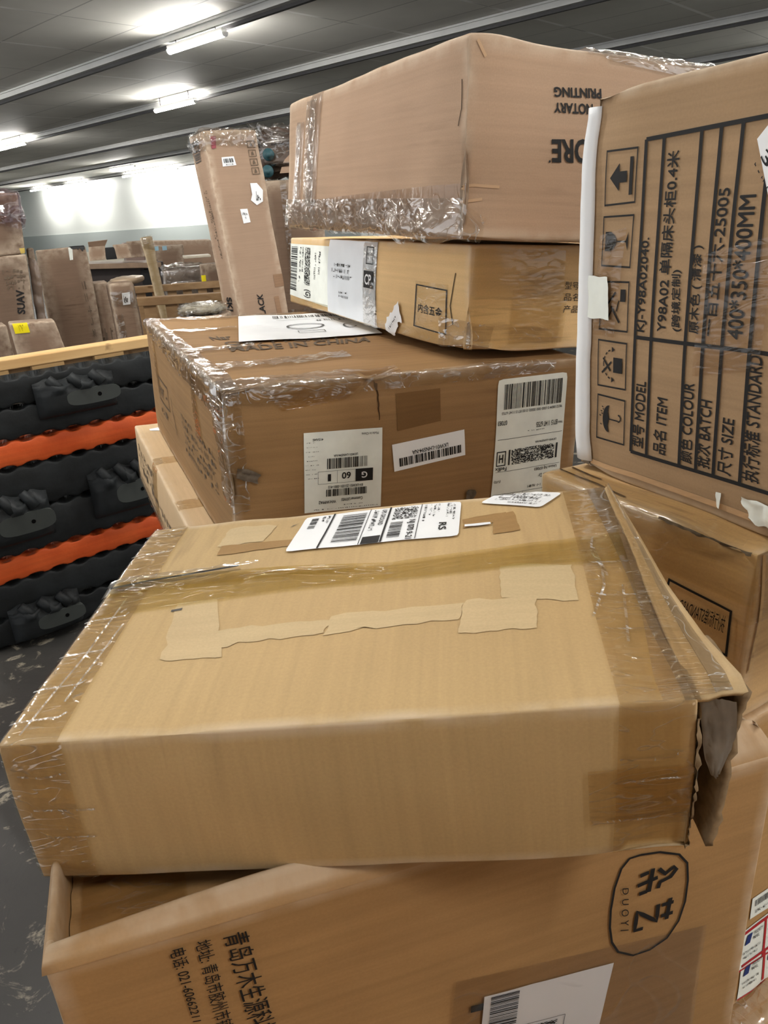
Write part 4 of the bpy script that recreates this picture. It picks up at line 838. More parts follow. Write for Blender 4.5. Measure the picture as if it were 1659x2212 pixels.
b5.patches('amber_tape', [('F', [(.02, .97), (.40, .97), (.40, .03), (.0, .03)], {}), ('F', [(.18, .60), (.42, .60), (.42, .08), (.18, .08)], {'off': .002}), ('L', [(.80, .62), (.93, .62), (.93, .02), (.80, .02)], {}), ('L', [(0, .10), (1, .13), (1, -.02), (0, -.02)], {})], TAPEY, t, off=.0011, wr=.0008, wf=30)
b5.patches('clear_film', [('L', [(.545, 1.02), (.62, 1.02), (.62, .0), (.545, .0)], {'off': .003}), ('L', [(.90, .30), (1.02, .30), (1.02, -.03), (.90, -.03)], {}), ('F', [(-.02, .30), (.12, .26), (.10, -.03), (-.02, -.03)], {})], FILM, t, off=.002, wr=.002, wf=30)
ribbon(b5, 'L', [[(.955, .74), (.935, .42), (.94, .24)]], .0025, plain('board_tear2', srgb(92, 80, 62), .9, .1), t, 'board_tear')

# ---- top carton
C6 = cardboard('kraft_pink', srgb(178, 150, 124), streak=.06, blotch=.07, seed=8.8, dirt=.18)
b6 = carton('B6', 'carton', 'big brown carton with upside-down black NOTARY print, on top of the stack', C6, r=.009, bulge={'L': .006, 'F': .006}, amp=.004, freq=5, seed=51, cell=.014,
            dents=[('L', 1.0, .25, .06, .010), ('F', .0, .26, .07, .010), ('F', .0, .78, .05, .008), ('L', 1.0, .97, .05, .010), ('T', .02, .0, .06, -.012)], wear=.02)
t = b6.t
po, pn, pp = U['b6_ore'], U['b6_not'], U['b6_pri']
Print().text('STORE', 1 - 2.05, 0, .97, 1, .02).text('.', 1.0, -.06, 1.04, .08, .02).on(b6, 'F', rot([po[0], po[1], po[2], po[3]], 2), INK, t) if False else None
def updown(q): return rot(q, 2)
Print().text('ORE', 0, 0, 1, 1, .03).rect(1.03, .9, 1.07, 1.0).on(b6, 'F', updown(po), INK, t)
Print().text('NOTARY', .0, 0, 1.0, 1, .03).on(b6, 'F', updown(pn), INK, t)
Print().text('PRINTING', 0, 0, 1.0, 1, .03).on(b6, 'F', updown(pp), INK, t)
b6.patches('brown_tape', [('L', [(.20, 1.0), (.29, 1.0), (.26, .18), (.17, .18)], {}), ('L', [(.08, .80), (.155, .82), (.13, .20), (.06, .20)], {}), ('L', [(.0, .20), (1.0, .30), (1.0, .0), (.0, .0)], {})], film('brown_tape', (.90, .85, .80, 1), .05, .4, 18, (3, 1, 1), .03, .2), t, off=.0014, wr=.0008, wf=30)
b6.patches('stretch_film', [('L', [(-.01, .22), (.72, .30), (1.02, .16), (1.02, -.06)][:0] or [(-.01, .23), (1.02, .22), (1.03, -.03), (-.01, -.03)], {}), ('L', [(.18, .95), (.25, .95), (.24, .2), (.16, .2)], {'wr': .002}), ('L', [(.10, .82), (.13, .82), (.11, .2), (.08, .2)], {'wr': .002}),
     ('F', [(-.03, .24), (.10, .12), (.08, -.03), (-.03, -.03)], {})], FILM, t, off=.003, wr=.010, wf=9)
b6.patches('top_edge_film', [('F', [(.42, 1.03), (1.0, 1.03), (1.0, .90), (.5, .95)], {}), ('T', [(.42, .06), (1.0, .06), (1.0, -.02), (.42, -.02)], {})], FILM, t, off=.002, wr=.004, wf=26)
ribbon(b6, 'L', [[(.975, .80), (.978, .66), (.970, .58)]], .0018, plain('board_split', srgb(84, 70, 58), .9, .1), t, 'edge_split')
for c_ in ([(.0, .27), (.06, .29), (.14, .285)], [(.02, .20), (.09, .22)], [(.03, .97), (.06, .90)]): ribbon(b6, 'F', [c_], .004, plain('board_crease', srgb(196, 164, 132), .8, .1), t, 'board_crease')

# ---- right-hand carton with the printed table
C7 = cardboard('kraft_ochre', srgb(164, 135, 102), streak=.12, blotch=.08, seed=3.3, dirt=.55)
b7 = carton('B7', 'carton', 'brown carton with a printed table of Chinese and English product data, upper right', C7, r=.004, bulge={'F': .003}, amp=.0018, freq=6, seed=61, cell=.008,
            dents=[('F', .03, .97, .03, .006), ('F', .04, .015, .03, .006)], wear=.010)
t = b7.t
def lerp2(a, b, k): return [a[0] + (b[0] - a[0]) * k, a[1] + (b[1] - a[1]) * k]
q7 = U['b7_tbl']
top = lambda k: lerp2(q7[0], [q7[1][0], q7[1][1]], k)
tl, bl = q7[0], q7[3]
lines = [[q7[0], q7[1]], [bl, q7[2]], [tl, bl]]
def edge_pts(u): # table top and bottom heights at u
    kt = (u - tl[0]) / (q7[1][0] - tl[0]); kb = (u - bl[0]) / (q7[2][0] - bl[0])
    return tl[1] + kt * (q7[1][1] - tl[1]), bl[1] + kb * (q7[2][1] - bl[1])
for k in '1234':
    a, bb = U['b7_l%st' % k], U['b7_l%sb' % k]
    lines.append([[a[0], edge_pts(a[0])[0]], [bb[0], edge_pts(bb[0])[1]]])
a, bb = U['b7_l5t'], U['b7_l5b']
dx = (a[0] - bb[0]) / (a[1] - bb[1])
lines.append([[bb[0] + dx * (.885 - bb[1]), .885], [bb[0], edge_pts(bb[0])[1]]])
lines.append([U['b7_h0'], U['b7_h1'], [.98, U['b7_h2'][1]]])
lines.append([[.70, .88], [.71, .11]]); lines.append([q7[1], [.97, q7[1][1] + .012]]); lines.append([q7[2], [.97, q7[2][1]]])
ribbon(b7, 'F', lines, .0038, INK, t, 'printed_table', .0012)
T7 = [('model', '型号 MODEL', .01), ('item', '品名 ITEM', .01), ('colour', '颜色 COLOUR', .01), ('batch', '批次 BATCH', .01), ('size', '尺寸 SIZE', .01), ('std', '执行标准 STANDARD', .01),
      ('kj', 'KJ-Y98A02040.', .01), ('y98', 'Y98A02 单隔床头柜0.4米', .012), ('kua', '(跨境定制)', .012), ('col', '原木色 ( 清漆 )', .012), ('batv', '一百五十六-25005', .012), ('siz', '400*350*400MM', .02)]
for k, s_, bd in T7: Print().heavy(s_, 0, 0, 1, 1, .026 if k == 'siz' else .018).on(b7, 'F', U['b7t_' + k], INK, t, .0012)
def icon(k, draw, r=3):
    p = Print(); p.frame(0, 0, 1, 1, .035, .03); draw(p); p.on(b7, 'F', rot(U[k], r), INK, t, .0012, 'handling_icon')
def up_(p): p.rect(.16, .12, .84, .22); p.rect(.40, .30, .60, .56); p.poly([(.25, .54), (.75, .54), (.5, .84)])
def glass(p): p.poly([(.31, .9), (.69, .9), (.69, .72), (.63, .60), (.54, .53), (.46, .53), (.37, .60), (.31, .72)]); p.rect(.485, .20, .515, .52); p.poly([(.32, .14), (.68, .14), (.52, .21), (.48, .21)])
def hook(p): p.rect(.60, .12, .84, .30); p.line((.18, .30), (.50, .62), .045); p.line((.62, .34), (.40, .42), .035); p.line((.55, .72), (.78, .48), .045); p.line((.2, .75), (.42, .58), .04)
def roll_(p):
    p.rect(.34, .14, .66, .44); p.line((.30, .84), (.56, .50), .045); p.line((.36, .54), (.62, .80), .045)
    for s_ in (-1, 1):
        for k in range(4):
            a0 = math.radians(20 + k * 20); a1 = math.radians(32 + k * 20)
            p.line((.5 + s_ * .32 * math.cos(a0), .44 + .34 * math.sin(a0)), (.5 + s_ * .32 * math.cos(a1), .44 + .34 * math.sin(a1)), .03)
        p.poly([(.5 + s_ * .26, .50), (.5 + s_ * .38, .50), (.5 + s_ * .32, .40)])
def brolly(p):
    arc = [(.5 + .30 * math.cos(math.radians(x)), .56 + .22 * math.sin(math.radians(x))) for x in range(0, 181, 15)]
    low = [(.35, .60), (.5, .56), (.65, .60)]
    p.poly(arc + low); p.rect(.485, .24, .515, .58)
    hk = [(.5 + .06 + .075 * math.cos(math.radians(x)), .24 + .09 * math.sin(math.radians(x))) for x in range(180, 361, 30)]
    for a_, b_ in zip(hk, hk[1:]): p.line(a_, b_, .035)
    for x, y in ((.55, .90), (.65, .86), (.75, .82), (.60, .83), (.70, .79), (.36, .86)): p.line((x, y), (x - .02, y - .045), .025)
icon('b7_i1', up_); icon('b7_i2', glass); icon('b7_i3', hook); icon('b7_i4', roll_); icon('b7_i5', brolly)
lb7 = U['b7_lab']
tg = b7.patch('number_label', 'F', [[.52, .845], [.60, .93], [.69, .74], [.60, .655]], PAPER, t, .0016)
Print().text('318-303', .12, .42, 1.2, .66, .01).small(.2, .80, .9, .86, 16, 72).small(.2, .70, .8, .75, 14, 73).small(.1, .22, .95, .27, 22, 74).on(b7, 'F', [[.545, .87], [.70, .71], [.63, .62], [.50, .80]], INK, tg, .0024)
b7.patch('paper_scrap', 'F', U['b7_small'], PAPERW, t, .002, n=(3, 6), wr=.002, wf=60)
pp7 = U['b7_paper']
b7.patch('torn_paper_label', 'F', [pp7[0], [.72, pp7[1][1]], [.72, pp7[2][1]], pp7[3]], PAPERW, t, .002, n=(12, 12), wr=.004, wf=50, rag=.006)
# white paper wrap standing along the far vertical edge
V = []; F = []; UV_ = []; nv = 36
xd7 = (Vector(BOX['B7']['FRD']) - Vector(BOX['B7']['FLD'])).normalized(); yd7 = Vector((xd7.y, -xd7.x, 0))
for j in range(nv + 1):
    v = .035 + (.972 - .035) * j / nv
    k = j / nv
    in_u = .058 - .038 * k + .002 * noise.noise(Vector((v * 9, 1, 1)))
    if j == 0: v -= .012
    for i in range(7):
        s_ = i / 6
        out = -.004 - .010 * k
        base = b7.P('F', max(in_u * s_, .001), v, .002)
        q_ = base + xd7 * ((1 - s_) * out) + (yd7 * .006 * math.sin(math.pi * s_) if yd7.y < 0 else -yd7 * .006 * math.sin(math.pi * s_)) + xd7 * .0012 * noise.noise(Vector((v * 14, s_ * 2, 3)))
        if j == 0 and i == 0: q_.z += .012
        V.append(q_); UV_.append((s_ * .02, v * .4))
for j in range(nv):
    for i in range(6): k = j * 7 + i; F.append((k, k + 1, k + 8, k + 7))
o = mesh('white_paper_edge_strip', V, F, PAPER, t, True, UV_)
m_ = o.modifiers.new('solid', 'SOLIDIFY'); m_.thickness = .0012
b7.patch('white_tape_tab', 'F', [[.018, U['b7_whiteb'][0][1]], U['b7_whiteb'][1], U['b7_whiteb'][2], [.02, U['b7_whiteb'][3][1]]], PAPERW, t, .0042, n=(8, 12), wr=.001, wf=40, rag=.002)
b7.patches('clear_tape', [('F', [(.06, .66), (.16, .68), (.14, .40), (.05, .40)], {}), ('F', [(.42, .62), (.60, .66), (.60, .38), (.42, .34)], {})], film('thin_tape', (.95, .90, .84, 1), .05, .4, 24, (1, 3, 1), .02, .2), t, off=.0022, wr=.0006)
b7.patch('grey_corner_tape', 'F', [(.02, .06), (.05, .045), (.045, .0), (.018, .008)], plain('grey_tape2', srgb(110, 98, 84), .35, .5, var=.3, scale=60), t, .0016, n=(5, 5))
ribbon(b7, 'F', [[(.05, .022), (.25, .034), (.5, .036), (.8, .036)]], .006, cardboard('fold_line', srgb(196, 160, 120), seed=1), t, 'fold_line', .0010)

# ---- carton under it
C8 = cardboard('kraft_amber', srgb(206, 170, 120), streak=.10, blotch=.16, seed=6.6, dirt=.6)
b8 = carton('B8', 'carton', 'taped amber-brown carton with upside-down Chinese print, under the table-printed carton', C8, r=.005, bulge={'F': .002}, amp=.003, freq=8, seed=71, cell=.008,
            dents=[('F', .90, 1.0, .03, .008)], wear=.016)
t = b8.t
bb8 = U['b8_box']
Print().frame(0, 0, 1, 1, .035, .05).on(b8, 'F', bb8, INK, t)
Print().text('执行标准STANDARD', 0, 0, 1, 1, .0).on(b8, 'F', U['b8_txt'], INK, t)
b8.patches('amber_tape', [('F', [(.0, 1.02), (1.02, 1.02), (1.02, .70), (.0, .70)], {}), ('T', [(.0, .10), (1.0, .10), (1.0, -.03), (.0, -.03)], {}), ('R', [(-.02, 1.02), (.2, 1.0), (.2, .6), (-.02, .6)], {})], TAPEY, t, off=.0012, wr=.001, wf=40)
b8.patches('torn_edge', [('F', [(.62, .998), (.97, .998), (.97, .968), (.62, .985)], {'rag': .003})], plain('torn_grey_board2', srgb(112, 98, 80), .9, .1, var=.5, scale=120), t, off=.0022, n=(40, 4), wr=.002, wf=140)
for c_ in ([(.02, .06), (.25, .05), (.42, .03)], [(.03, .10), (.22, .085)]): ribbon(b8, 'T', [c_], .003, plain('gap_shadow', srgb(82, 62, 40), .9, .1), t, 'flap_gap')  # dark ribbons painted for the shade between the flaps
b8.patch('foil_scrap', 'T', [(.02, .20), (.10, .15), (.09, .13), (.02, .17)], FILM, t, .003, n=(6, 4), wr=.003, wf=80)
ribbon(b8, 'R', [[(.02, .98), (.025, .6), (.02, .3)]], .004, C8, t, 'folded_corner', .002)

# ---- carton with postal stickers
C9 = cardboard('kraft_mid', srgb(176, 138, 90), streak=.1, blotch=.1, seed=9.9, dirt=.3)
b9 = carton('B9', 'carton', 'brown carton with red and white postal stickers at the lower right edge of the photo', C9, r=.006, amp=.0015, seed=81, cell=.01)
t = b9.t
RED = plain('red_ink', srgb(176, 38, 44), .6, .3); BLUE = plain('blue_ink', srgb(32, 52, 112), .6, .3)
for kk, (k, w_) in enumerate((('b9_s1', .12), ('b9_s3', .12))):
    q_ = U[k]; a_ = q_[0]; d_ = q_[3]
    qq = [[max(a_[0], .003), a_[1]], [q_[1][0] + .06, q_[1][1] + .01], [q_[2][0] + .06, q_[2][1] + .01], [max(d_[0], .003), d_[1]]]
    st = b9.patch('postal_sticker', 'R', qq, PAPERW, t, .0012)
    Print().rect(0, .90, 1, .97).rect(.52, 0, .57, .9).rect(.0, .0, 1, .04).on(b9, 'R', qq, RED, st, .0018, 'red_band')
    Print().poly([(.06, .62), (.10, .84), (.22, .84), (.18, .62)]).poly([(.62, .62), (.66, .84), (.78, .84), (.74, .62)]).on(b9, 'R', qq, BLUE, st, .002, 'blue_emblem')
    Print().text('PRIORITY', .26, .75, .48, .83, .01).text('MAIL', .26, .64, .40, .72, .01).small(.06, .40, .46, .46, 14, 110 + kk).small(.06, .28, .40, .34, 12, 112 + kk).small(.62, .40, .95, .46, 14, 114 + kk).on(b9, 'R', qq, GREYINK, st, .0022)
q_ = U['b9_s2']; qq = [q_[0], [q_[1][0] + .06, q_[1][1] + .01], [q_[2][0] + .06, q_[2][1] + .01], q_[3]]
st = b9.patch('barcode_strip', 'R', qq, PAPERW, t, .0012); Print().bars(.1, .55, .9, .85, 40, 81).small(.1, .2, .8, .35, 18, 82).on(b9, 'R', qq, GREYINK, st, .002)
b10 = carton('B10', 'carton', 'brown carton at the very bottom right corner, below the one with postal stickers', C9, r=.008, amp=.002, seed=91, cell=.03)
b10.patch('edge_film', 'T', [(.6, .3), (1.02, .3), (1.02, -.02), (.6, -.02)], FILM, b10.t, .002, wr=.002)

# two unseen cartons added behind the viewer to shade the near fronts
for kk, (z0_, z1_, gx, lb_) in enumerate(((.0, .74, .02, 'lower brown carton of the pair stacked behind the viewer, outside the photo'), (.744, 1.42, .0, 'upper brown carton of the pair stacked behind the viewer, outside the photo'))):
    BOX['v%d' % kk] = {k: [(-.85 - gx) if k[1] == 'L' else (.85 + gx), (-.24 if k[0] == 'F' else -.80) * 1.0, z0_ if k[2] == 'D' else z1_] for k in ('FLD', 'FRD', 'BLD', 'BRD', 'FLT', 'FRT', 'BLT', 'BRT')}
    BOX['v%d' % kk] = {k: ([-v[0], -1.04 - v[1], v[2]]) for k, v in BOX['v%d' % kk].items()}
    carton('v%d' % kk, 'carton', lb_, C9, r=.006, amp=.002, seed=95 + kk, cell=.06)

# ================================================================== stacked black and orange barriers by the crate
BP = Vector((-1.54, 2.52, 0)); BE = Vector((.788, .616, 0)); BN = Vector((-.616, .788, 0))   # face origin, along, back
def bp(s_, d, z): return BP + BE * s_ + BN * d + Vector((0, 0, z))
def rubber(name, c1_, c2_, rough=.55):
    t = NT(name)
    tc = t.n('ShaderNodeTexCoord')
    n1 = t.n('ShaderNodeTexNoise', {'Vector': (tc, 3), 'Scale': 5.0, 'Detail': 5.0, 'Roughness': .65})
    n2 = t.n('ShaderNodeTexNoise', {'Vector': (tc, 3), 'Scale': 60.0, 'Detail': 3.0})
    mp = t.n('ShaderNodeMapping', {'Vector': (tc, 3), 'Scale': (4, 4, 60)})
    n3 = t.n('ShaderNodeTexNoise', {'Vector': (mp, 0), 'Scale': 1.0, 'Detail': 3.0})
    c = t.mix(t.ramp(n1, [(.35, 0.0), (.7, 1.0)]), c1_, c2_)
    c = t.mix(1.0, c, t.ramp(n3, [(.3, .82), (.65, 1.0)]), 'MULTIPLY')
    bp_ = t.n('ShaderNodeBump', {'Strength': .25, 'Distance': .003, 'Height': n2})
    b = t.n('ShaderNodeBsdfPrincipled', {'Base Color': c, 'Roughness': rough, 'Specular IOR Level': .25, 'Normal': bp_})
    t.t.links.new(b.outputs[0], t.out.inputs[0]); return t.m
BLK = rubber('black_plastic', srgb(25, 27, 28), srgb(38, 42, 44), .6)
ORA = rubber('orange_plastic', srgb(206, 84, 38), srgb(222, 104, 52), .5)
SLATE = plain('slate_plate', srgb(62, 66, 64), .6, .3, var=.15)
HOLE = plain('dark_hole', srgb(6, 6, 6), .9, .1)
def barrier(z0, z1, mat, label, s0=-.34, s1=.92, pitch=.088, notch=.014, group=None, lumps=(), teeth=False):
    t = thing('plastic_barrier', label, 'barrier', bp((s0 + s1) / 2, .035, z0), group)
    V = []; F = []; UV_ = []; ns = int((s1 - s0) / .009); prof = []
    for k_ in (0, .035, .09, .16, .25, .35, .45, .55, .65, .75, .84, .91, .965, 1.0):
        k = k_; K = 1
        prof.append((k_, .007 * (1 - math.sin(math.pi * k / K)) ** 1.5 + (0 if 0 < k < 1 else .004)))
    D = .07
    def lens(s_, ph):
        x = ((s_ / pitch + ph) % 1.0)
        return math.sin(math.pi * min(1, max(0, (x - .15) / .7))) ** .8 if .15 < x < .85 else 0.0
    rows = [(0.0, D, 0)] + [(p[0], p[1], 1) for p in prof] + [(1.0, D, 0)]
    for i in range(ns + 1):
        s_ = s0 + (s1 - s0) * i / ns
        e = min((s_ - s0), (s1 - s_)); er = .06 * max(0, 1 - e / .05) ** 2
        for (k, d, fr) in rows:
            z = z0 + (z1 - z0) * k
            if fr:
                if k < .1: z += notch * lens(s_, .2) * (1 - k / .1)
                if k > .9: z -= notch * (1.8 if teeth else 1.0) * lens(s_, .2) * ((k - .9) / .1)
                d = d + er + .006 * noise.noise(Vector((s_ * 3, z * 8, 2))) + .002 * noise.noise(Vector((s_ * 14, z * 20, 5)))
                if k in (0.0, 1.0): d += .05 * lens(s_, .2)
            V.append(bp(s_, min(d, .064) if fr else d, z)); UV_.append((s_, z))
    m = len(rows)
    for i in range(ns):
        for j in range(m - 1): a = i * m + j; F.append((a, a + m, a + m + 1, a + 1))
        a = i * m; F.append((a, a + m - 1, a + 2 * m - 1, a + m))
    F.append(tuple(range(m))[::-1]); F.append(tuple(range(ns * m, ns * m + m)))
    mesh('barrier_body', V, F, mat, t, True, UV_)
    for (sc, zc_, w, h, side) in lumps:
        # a moulded coupling: rounded block, finger ridges on its top, a flat plate with a bolt hole
        V = []; F = []; UV_ = []; nu, nv = 22, 16
        for j in range(nv + 1):
            for i in range(nu + 1):
                a, b_ = i / nu * 2 - 1, j / nv * 2 - 1
                k = max(0, 1 - abs(a) ** 4) ** .5 * max(0, 1 - abs(b_) ** 4) ** .5
                r_ = .018 * math.sin(a * 9.5) if b_ > .35 else 0
                V.append(bp(sc + a * w / 2, -.006 - .060 * k - (r_ * k), zc_ + b_ * h / 2 - (.10 * h * abs(math.sin(a * 4.7)) if b_ > .7 else 0))); UV_.append((a, b_))
        for j in range(nv):
            for i in range(nu): q_ = j * (nu + 1) + i; F.append((q_, q_ + 1, q_ + nu + 2, q_ + nu + 1))
        lo = mesh('coupling_block', V, F, BLK, t, True, UV_)
        V = []; F = []; n_ = 24; pc = sc + side * w * .16; pw, ph = w * .34, h * .20
        for k in range(n_):
            th = 2 * math.pi * k / n_
            V.append(bp(pc + pw * math.copysign(abs(math.cos(th)) ** .6, math.cos(th)), -.066, zc_ - .05 * h + ph * math.copysign(abs(math.sin(th)) ** .6, math.sin(th))))
        for k in range(n_):
            V.append(V[k] + BN * .03)
        F.append(tuple(range(n_))[::-1]); F += [(k, (k + 1) % n_, n_ + (k + 1) % n_, n_ + k) for k in range(n_)]
        pl_ = mesh('coupling_plate', V, F, SLATE, lo, False)
        b_ = MB(); c_ = bp(pc + pw * .2, -.0672, zc_ - .05 * h); b_.tube(c_, c_ + BN * .012, .008, 10); b_.build('bolt_hole', HOLE, pl_)
        for q_ in (-.26, 0, .26):
            b_ = MB(); c_ = bp(sc + q_ * w - .02, -.035, zc_ + h * .50); b_.tube(c_, bp(sc + q_ * w + .012, -.052, zc_ + h * .20), .017, 10, .022); b_.build('finger_ridge', BLK, lo, True)
    return t
GB = None
barrier(.002, .122, BLK, 'black moulded barrier at the bottom, resting on the floor', lumps=[(.20, .095, .27, .16, 1)], s0=-.045)
barrier(.124, .262, BLK, 'black barrier directly under the lower orange barrier', s0=-.05)
barrier(.264, .360, ORA, 'lower orange barrier of the stack', s0=-.26)
barrier(.362, .530, BLK, 'black barrier directly on top of the lower orange barrier')
barrier(.532, .702, BLK, 'black barrier with two coupling blocks, directly under the upper orange barrier', lumps=[(.60, .525, .26, .21, 1), (.16, .515, .30, .20, 1)])
barrier(.704, .802, ORA, 'upper orange barrier of the stack')
barrier(.804, .922, BLK, 'black barrier directly on top of the upper orange barrier')
barrier(.924, 1.034, BLK, 'topmost black barrier of the stack, with a coupling block, below the wooden rail', lumps=[(.50, .935, .30, .15, 1)], teeth=True)

# ------------------------------------------------------------------ wood
def wood(name, c1_, c2_, sc=(1.2, 14, 14)):
    t = NT(name)
    tc = t.n('ShaderNodeTexCoord')
    mr = t.n('ShaderNodeMapping', {'Vector': (tc, 3), 'Rotation': (0, 0, -.66)})
    mp = t.n('ShaderNodeMapping', {'Vector': (mr, 0), 'Scale': sc})
    n1 = t.n('ShaderNodeTexNoise', {'Vector': (mp, 0), 'Scale': 1.6, 'Detail': 5.0, 'Distortion': .6})
    n2 = t.n('ShaderNodeTexNoise', {'Vector': (tc, 3), 'Scale': 14.0, 'Detail': 2.0})
    c = t.mix(t.ramp(n1, [(.3, 0.0), (.7, 1.0)]), c1_, c2_)
    c = t.mix(t.ramp(n2, [(.68, 0.0), (.76, .7)]), c, srgb(96, 64, 36))
    b = t.n('ShaderNodeBsdfPrincipled', {'Base Color': c, 'Roughness': .7, 'Specular IOR Level': .2})
    t.t.links.new(b.outputs[0], t.out.inputs[0]); return t.m
PINE = wood('pine', srgb(216, 180, 128), srgb(196, 156, 104))
PINED = wood('pine_old', srgb(166, 136, 100), srgb(142, 112, 80))
ct = thing('wooden_crate', 'pale pine crate wall with a long top rail, behind the black and orange barriers', 'crate', bp(.5, .13, 0))
CD0 = .092
b = MB(); b.box(bp(-1.2, CD0 - .005, 1.046), BE * 2.2, BN * .095, Vector((0, 0, .038))); b.build('top_rail', PINE, ct, bevel=.004)
b = MB(); b.box(bp(-1.2, CD0 + .03, .968), BE * 2.2, BN * .022, Vector((0, 0, .078))); b.build('side_board', PINED, ct, bevel=.003)
for k in range(8):
    s_ = -.82 + .205 * k + RND.uniform(-.02, .02)
    b = MB(); b.box(bp(s_, CD0 + .004, .998 if k % 2 else .986), BE * .12, BN * .03, Vector((0, 0, .047 if k % 2 else .059))); sl = b.build('spacer_block', PINE, ct, bevel=.003)
    b = MB()
    for q_ in (.03, .085): b.tube(bp(s_ + q_, CD0 + .0035, 1.026), bp(s_ + q_, CD0 + .008, 1.026), .0045, 8)
    b.build('nail_heads', HOLE, sl)
for k in range(5):
    b = MB(); b.box(bp(-1.15 + .52 * k, CD0 + .055, 0), BE * .09, BN * .03, Vector((0, 0, 1.045))); b.build('upright', PINED, ct, bevel=.003)

# ------------------------------------------------------------------ cartons and clutter beyond the crate
CB = cardboard('kraft_far', srgb(128, 106, 88), streak=.08, blotch=.12, seed=12, dirt=.5)
CB2 = cardboard('kraft_far_dark', srgb(112, 92, 76), streak=.08, blotch=.12, seed=13, dirt=.5)
CB3 = cardboard('kraft_far_pink', srgb(162, 136, 114), streak=.07, blotch=.08, seed=14, dirt=.35)
WRAP = plain('shrink_wrap_grey', srgb(150, 138, 128), .18, .6, var=.4, scale=14)
PURP = film('purple_wrap', (.84, .78, .82, 1), .10, .5, 6, (1, 2, 1), .16, .12)
FARF = film('far_film', (.94, .93, .91, 1), .14, .8, 9, (1, 2, 1), .20, .10)
DARK = plain('dark_panel', srgb(58, 50, 48), .5, .4, var=.15)
BLACKP = plain('black_panel', srgb(24, 24, 26), .5, .4, var=.1)
def far(key, label, mat, name='carton', cat='box', group=None, r=.012, amp=.006, seed=0, cell=.06, **kw):
    return carton(key, name, label, mat, r=r, amp=amp, freq=3, seed=seed, cell=cell, cat=cat, group=group, wear=.03, **kw)
# tall upright carton leaning beyond the stack
ln = far('lean', 'tall narrow carton leaning upright, with a white arrow-shaped label, left of the top carton', CB3, amp=.006, seed=3, cell=.03)
t = ln.t
p_ = ln.patch('barcode_label', 'F', U['ln_lab'], PAPER, t, .002, n=(4, 4)); Print().bars(.12, .35, .88, .82, 26, 120).small(.2, .1, .8, .22, 12, 121).on(ln, 'F', U['ln_lab'], INK, p_, .0035)
p_ = ln.patch('white_sticker', 'F', U['ln_lab2'], PAPER, t, .002, n=(4, 4)); Print().small(.15, .55, .8, .75, 5, 122).small(.2, .3, .6, .45, 4, 123).on(ln, 'F', U['ln_lab2'], GREYINK, p_, .0035)
qa = U['ln_arrow']
V = [ln.P('F', *ln.quad('F', qa, a, b_), .003) for a, b_ in ((.0, .98), (.55, 1.0), (1.0, .66), (.92, .12), (.45, .0), (.0, .26), (.12, .5))]
p_ = mesh('arrow_label', V, [tuple(range(7))[::-1]], PAPER, t, False)
Print().small(.42, .2, .78, .62, 4, 124).on(ln, 'F', qa, GREYINK, p_, .0045)
Print().rect(0, 0, 1, 1).on(ln, 'F', U['ln_red'], plain('faded_red', srgb(160, 84, 92), .7, .2, var=.4, scale=60), t, .003, 'red_mark')
pr = Print()
for k in range(4): pr.frame(.0, .02 + .25 * k, 1, .22 + .25 * k, .07, .02).poly([(.3, .06 + .25 * k), (.7, .08 + .25 * k), (.55, .18 + .25 * k), (.4, .16 + .25 * k)])
pr.on(ln, 'F', U['ln_icons'], FAINT, t, .003, 'handling_icons')
Print().text('BLACK', -.75, 0, 1, 1, .02).on(ln, 'F', [[U['ln_ack'][1][0], U['ln_ack'][2][1]], [U['ln_ack'][1][0], U['ln_ack'][1][1]], [U['ln_ack'][0][0], U['ln_ack'][0][1]], [U['ln_ack'][0][0], U['ln_ack'][3][1]]], INK, t, .003)
Print().bars(.1, .1, .9, .9, 24, 125).frame(0, 0, 1, 1, .05, .05).on(ln, 'L', rot(U['ln_bar'], 1), GREYINK, t, .003, 'printed_barcode')
qs = U['ln_ski']; Print().text('SKI', .0, 0, 1, 1, .03).on(ln, 'L', [qs[0], qs[3], qs[2], qs[1]], INK, t, .003)
qs = U['ln_small']; Print().small(0, .55, 1, .95, 34, 126).small(0, .05, .7, .4, 24, 127).on(ln, 'L', [qs[1], qs[2], qs[3], qs[0]], FAINT, t, .003)
ln.patches('top_film', [('F', [(-.02, 1.0), (1.02, 1.0), (1.02, .955), (-.02, .965)], {}), ('L', [(-.05, 1.01), (1.02, 1.01), (1.02, .95), (-.05, .96)], {}), ('T', [(-.02, 1.0), (1.02, 1.0), (1.02, -.02), (-.02, -.02)], {})], FARF, t, off=.004, wr=.016, wf=12)
ln.patches('brown_tape', [('F', [(.80, .62), (1.0, .62), (1.0, .585), (.80, .585)], {}), ('F', [(.74, .56), (.84, .56), (.90, .20), (.80, .20)], {})], cardboard('tape_far', srgb(150, 118, 92), seed=2), t, off=.0015)
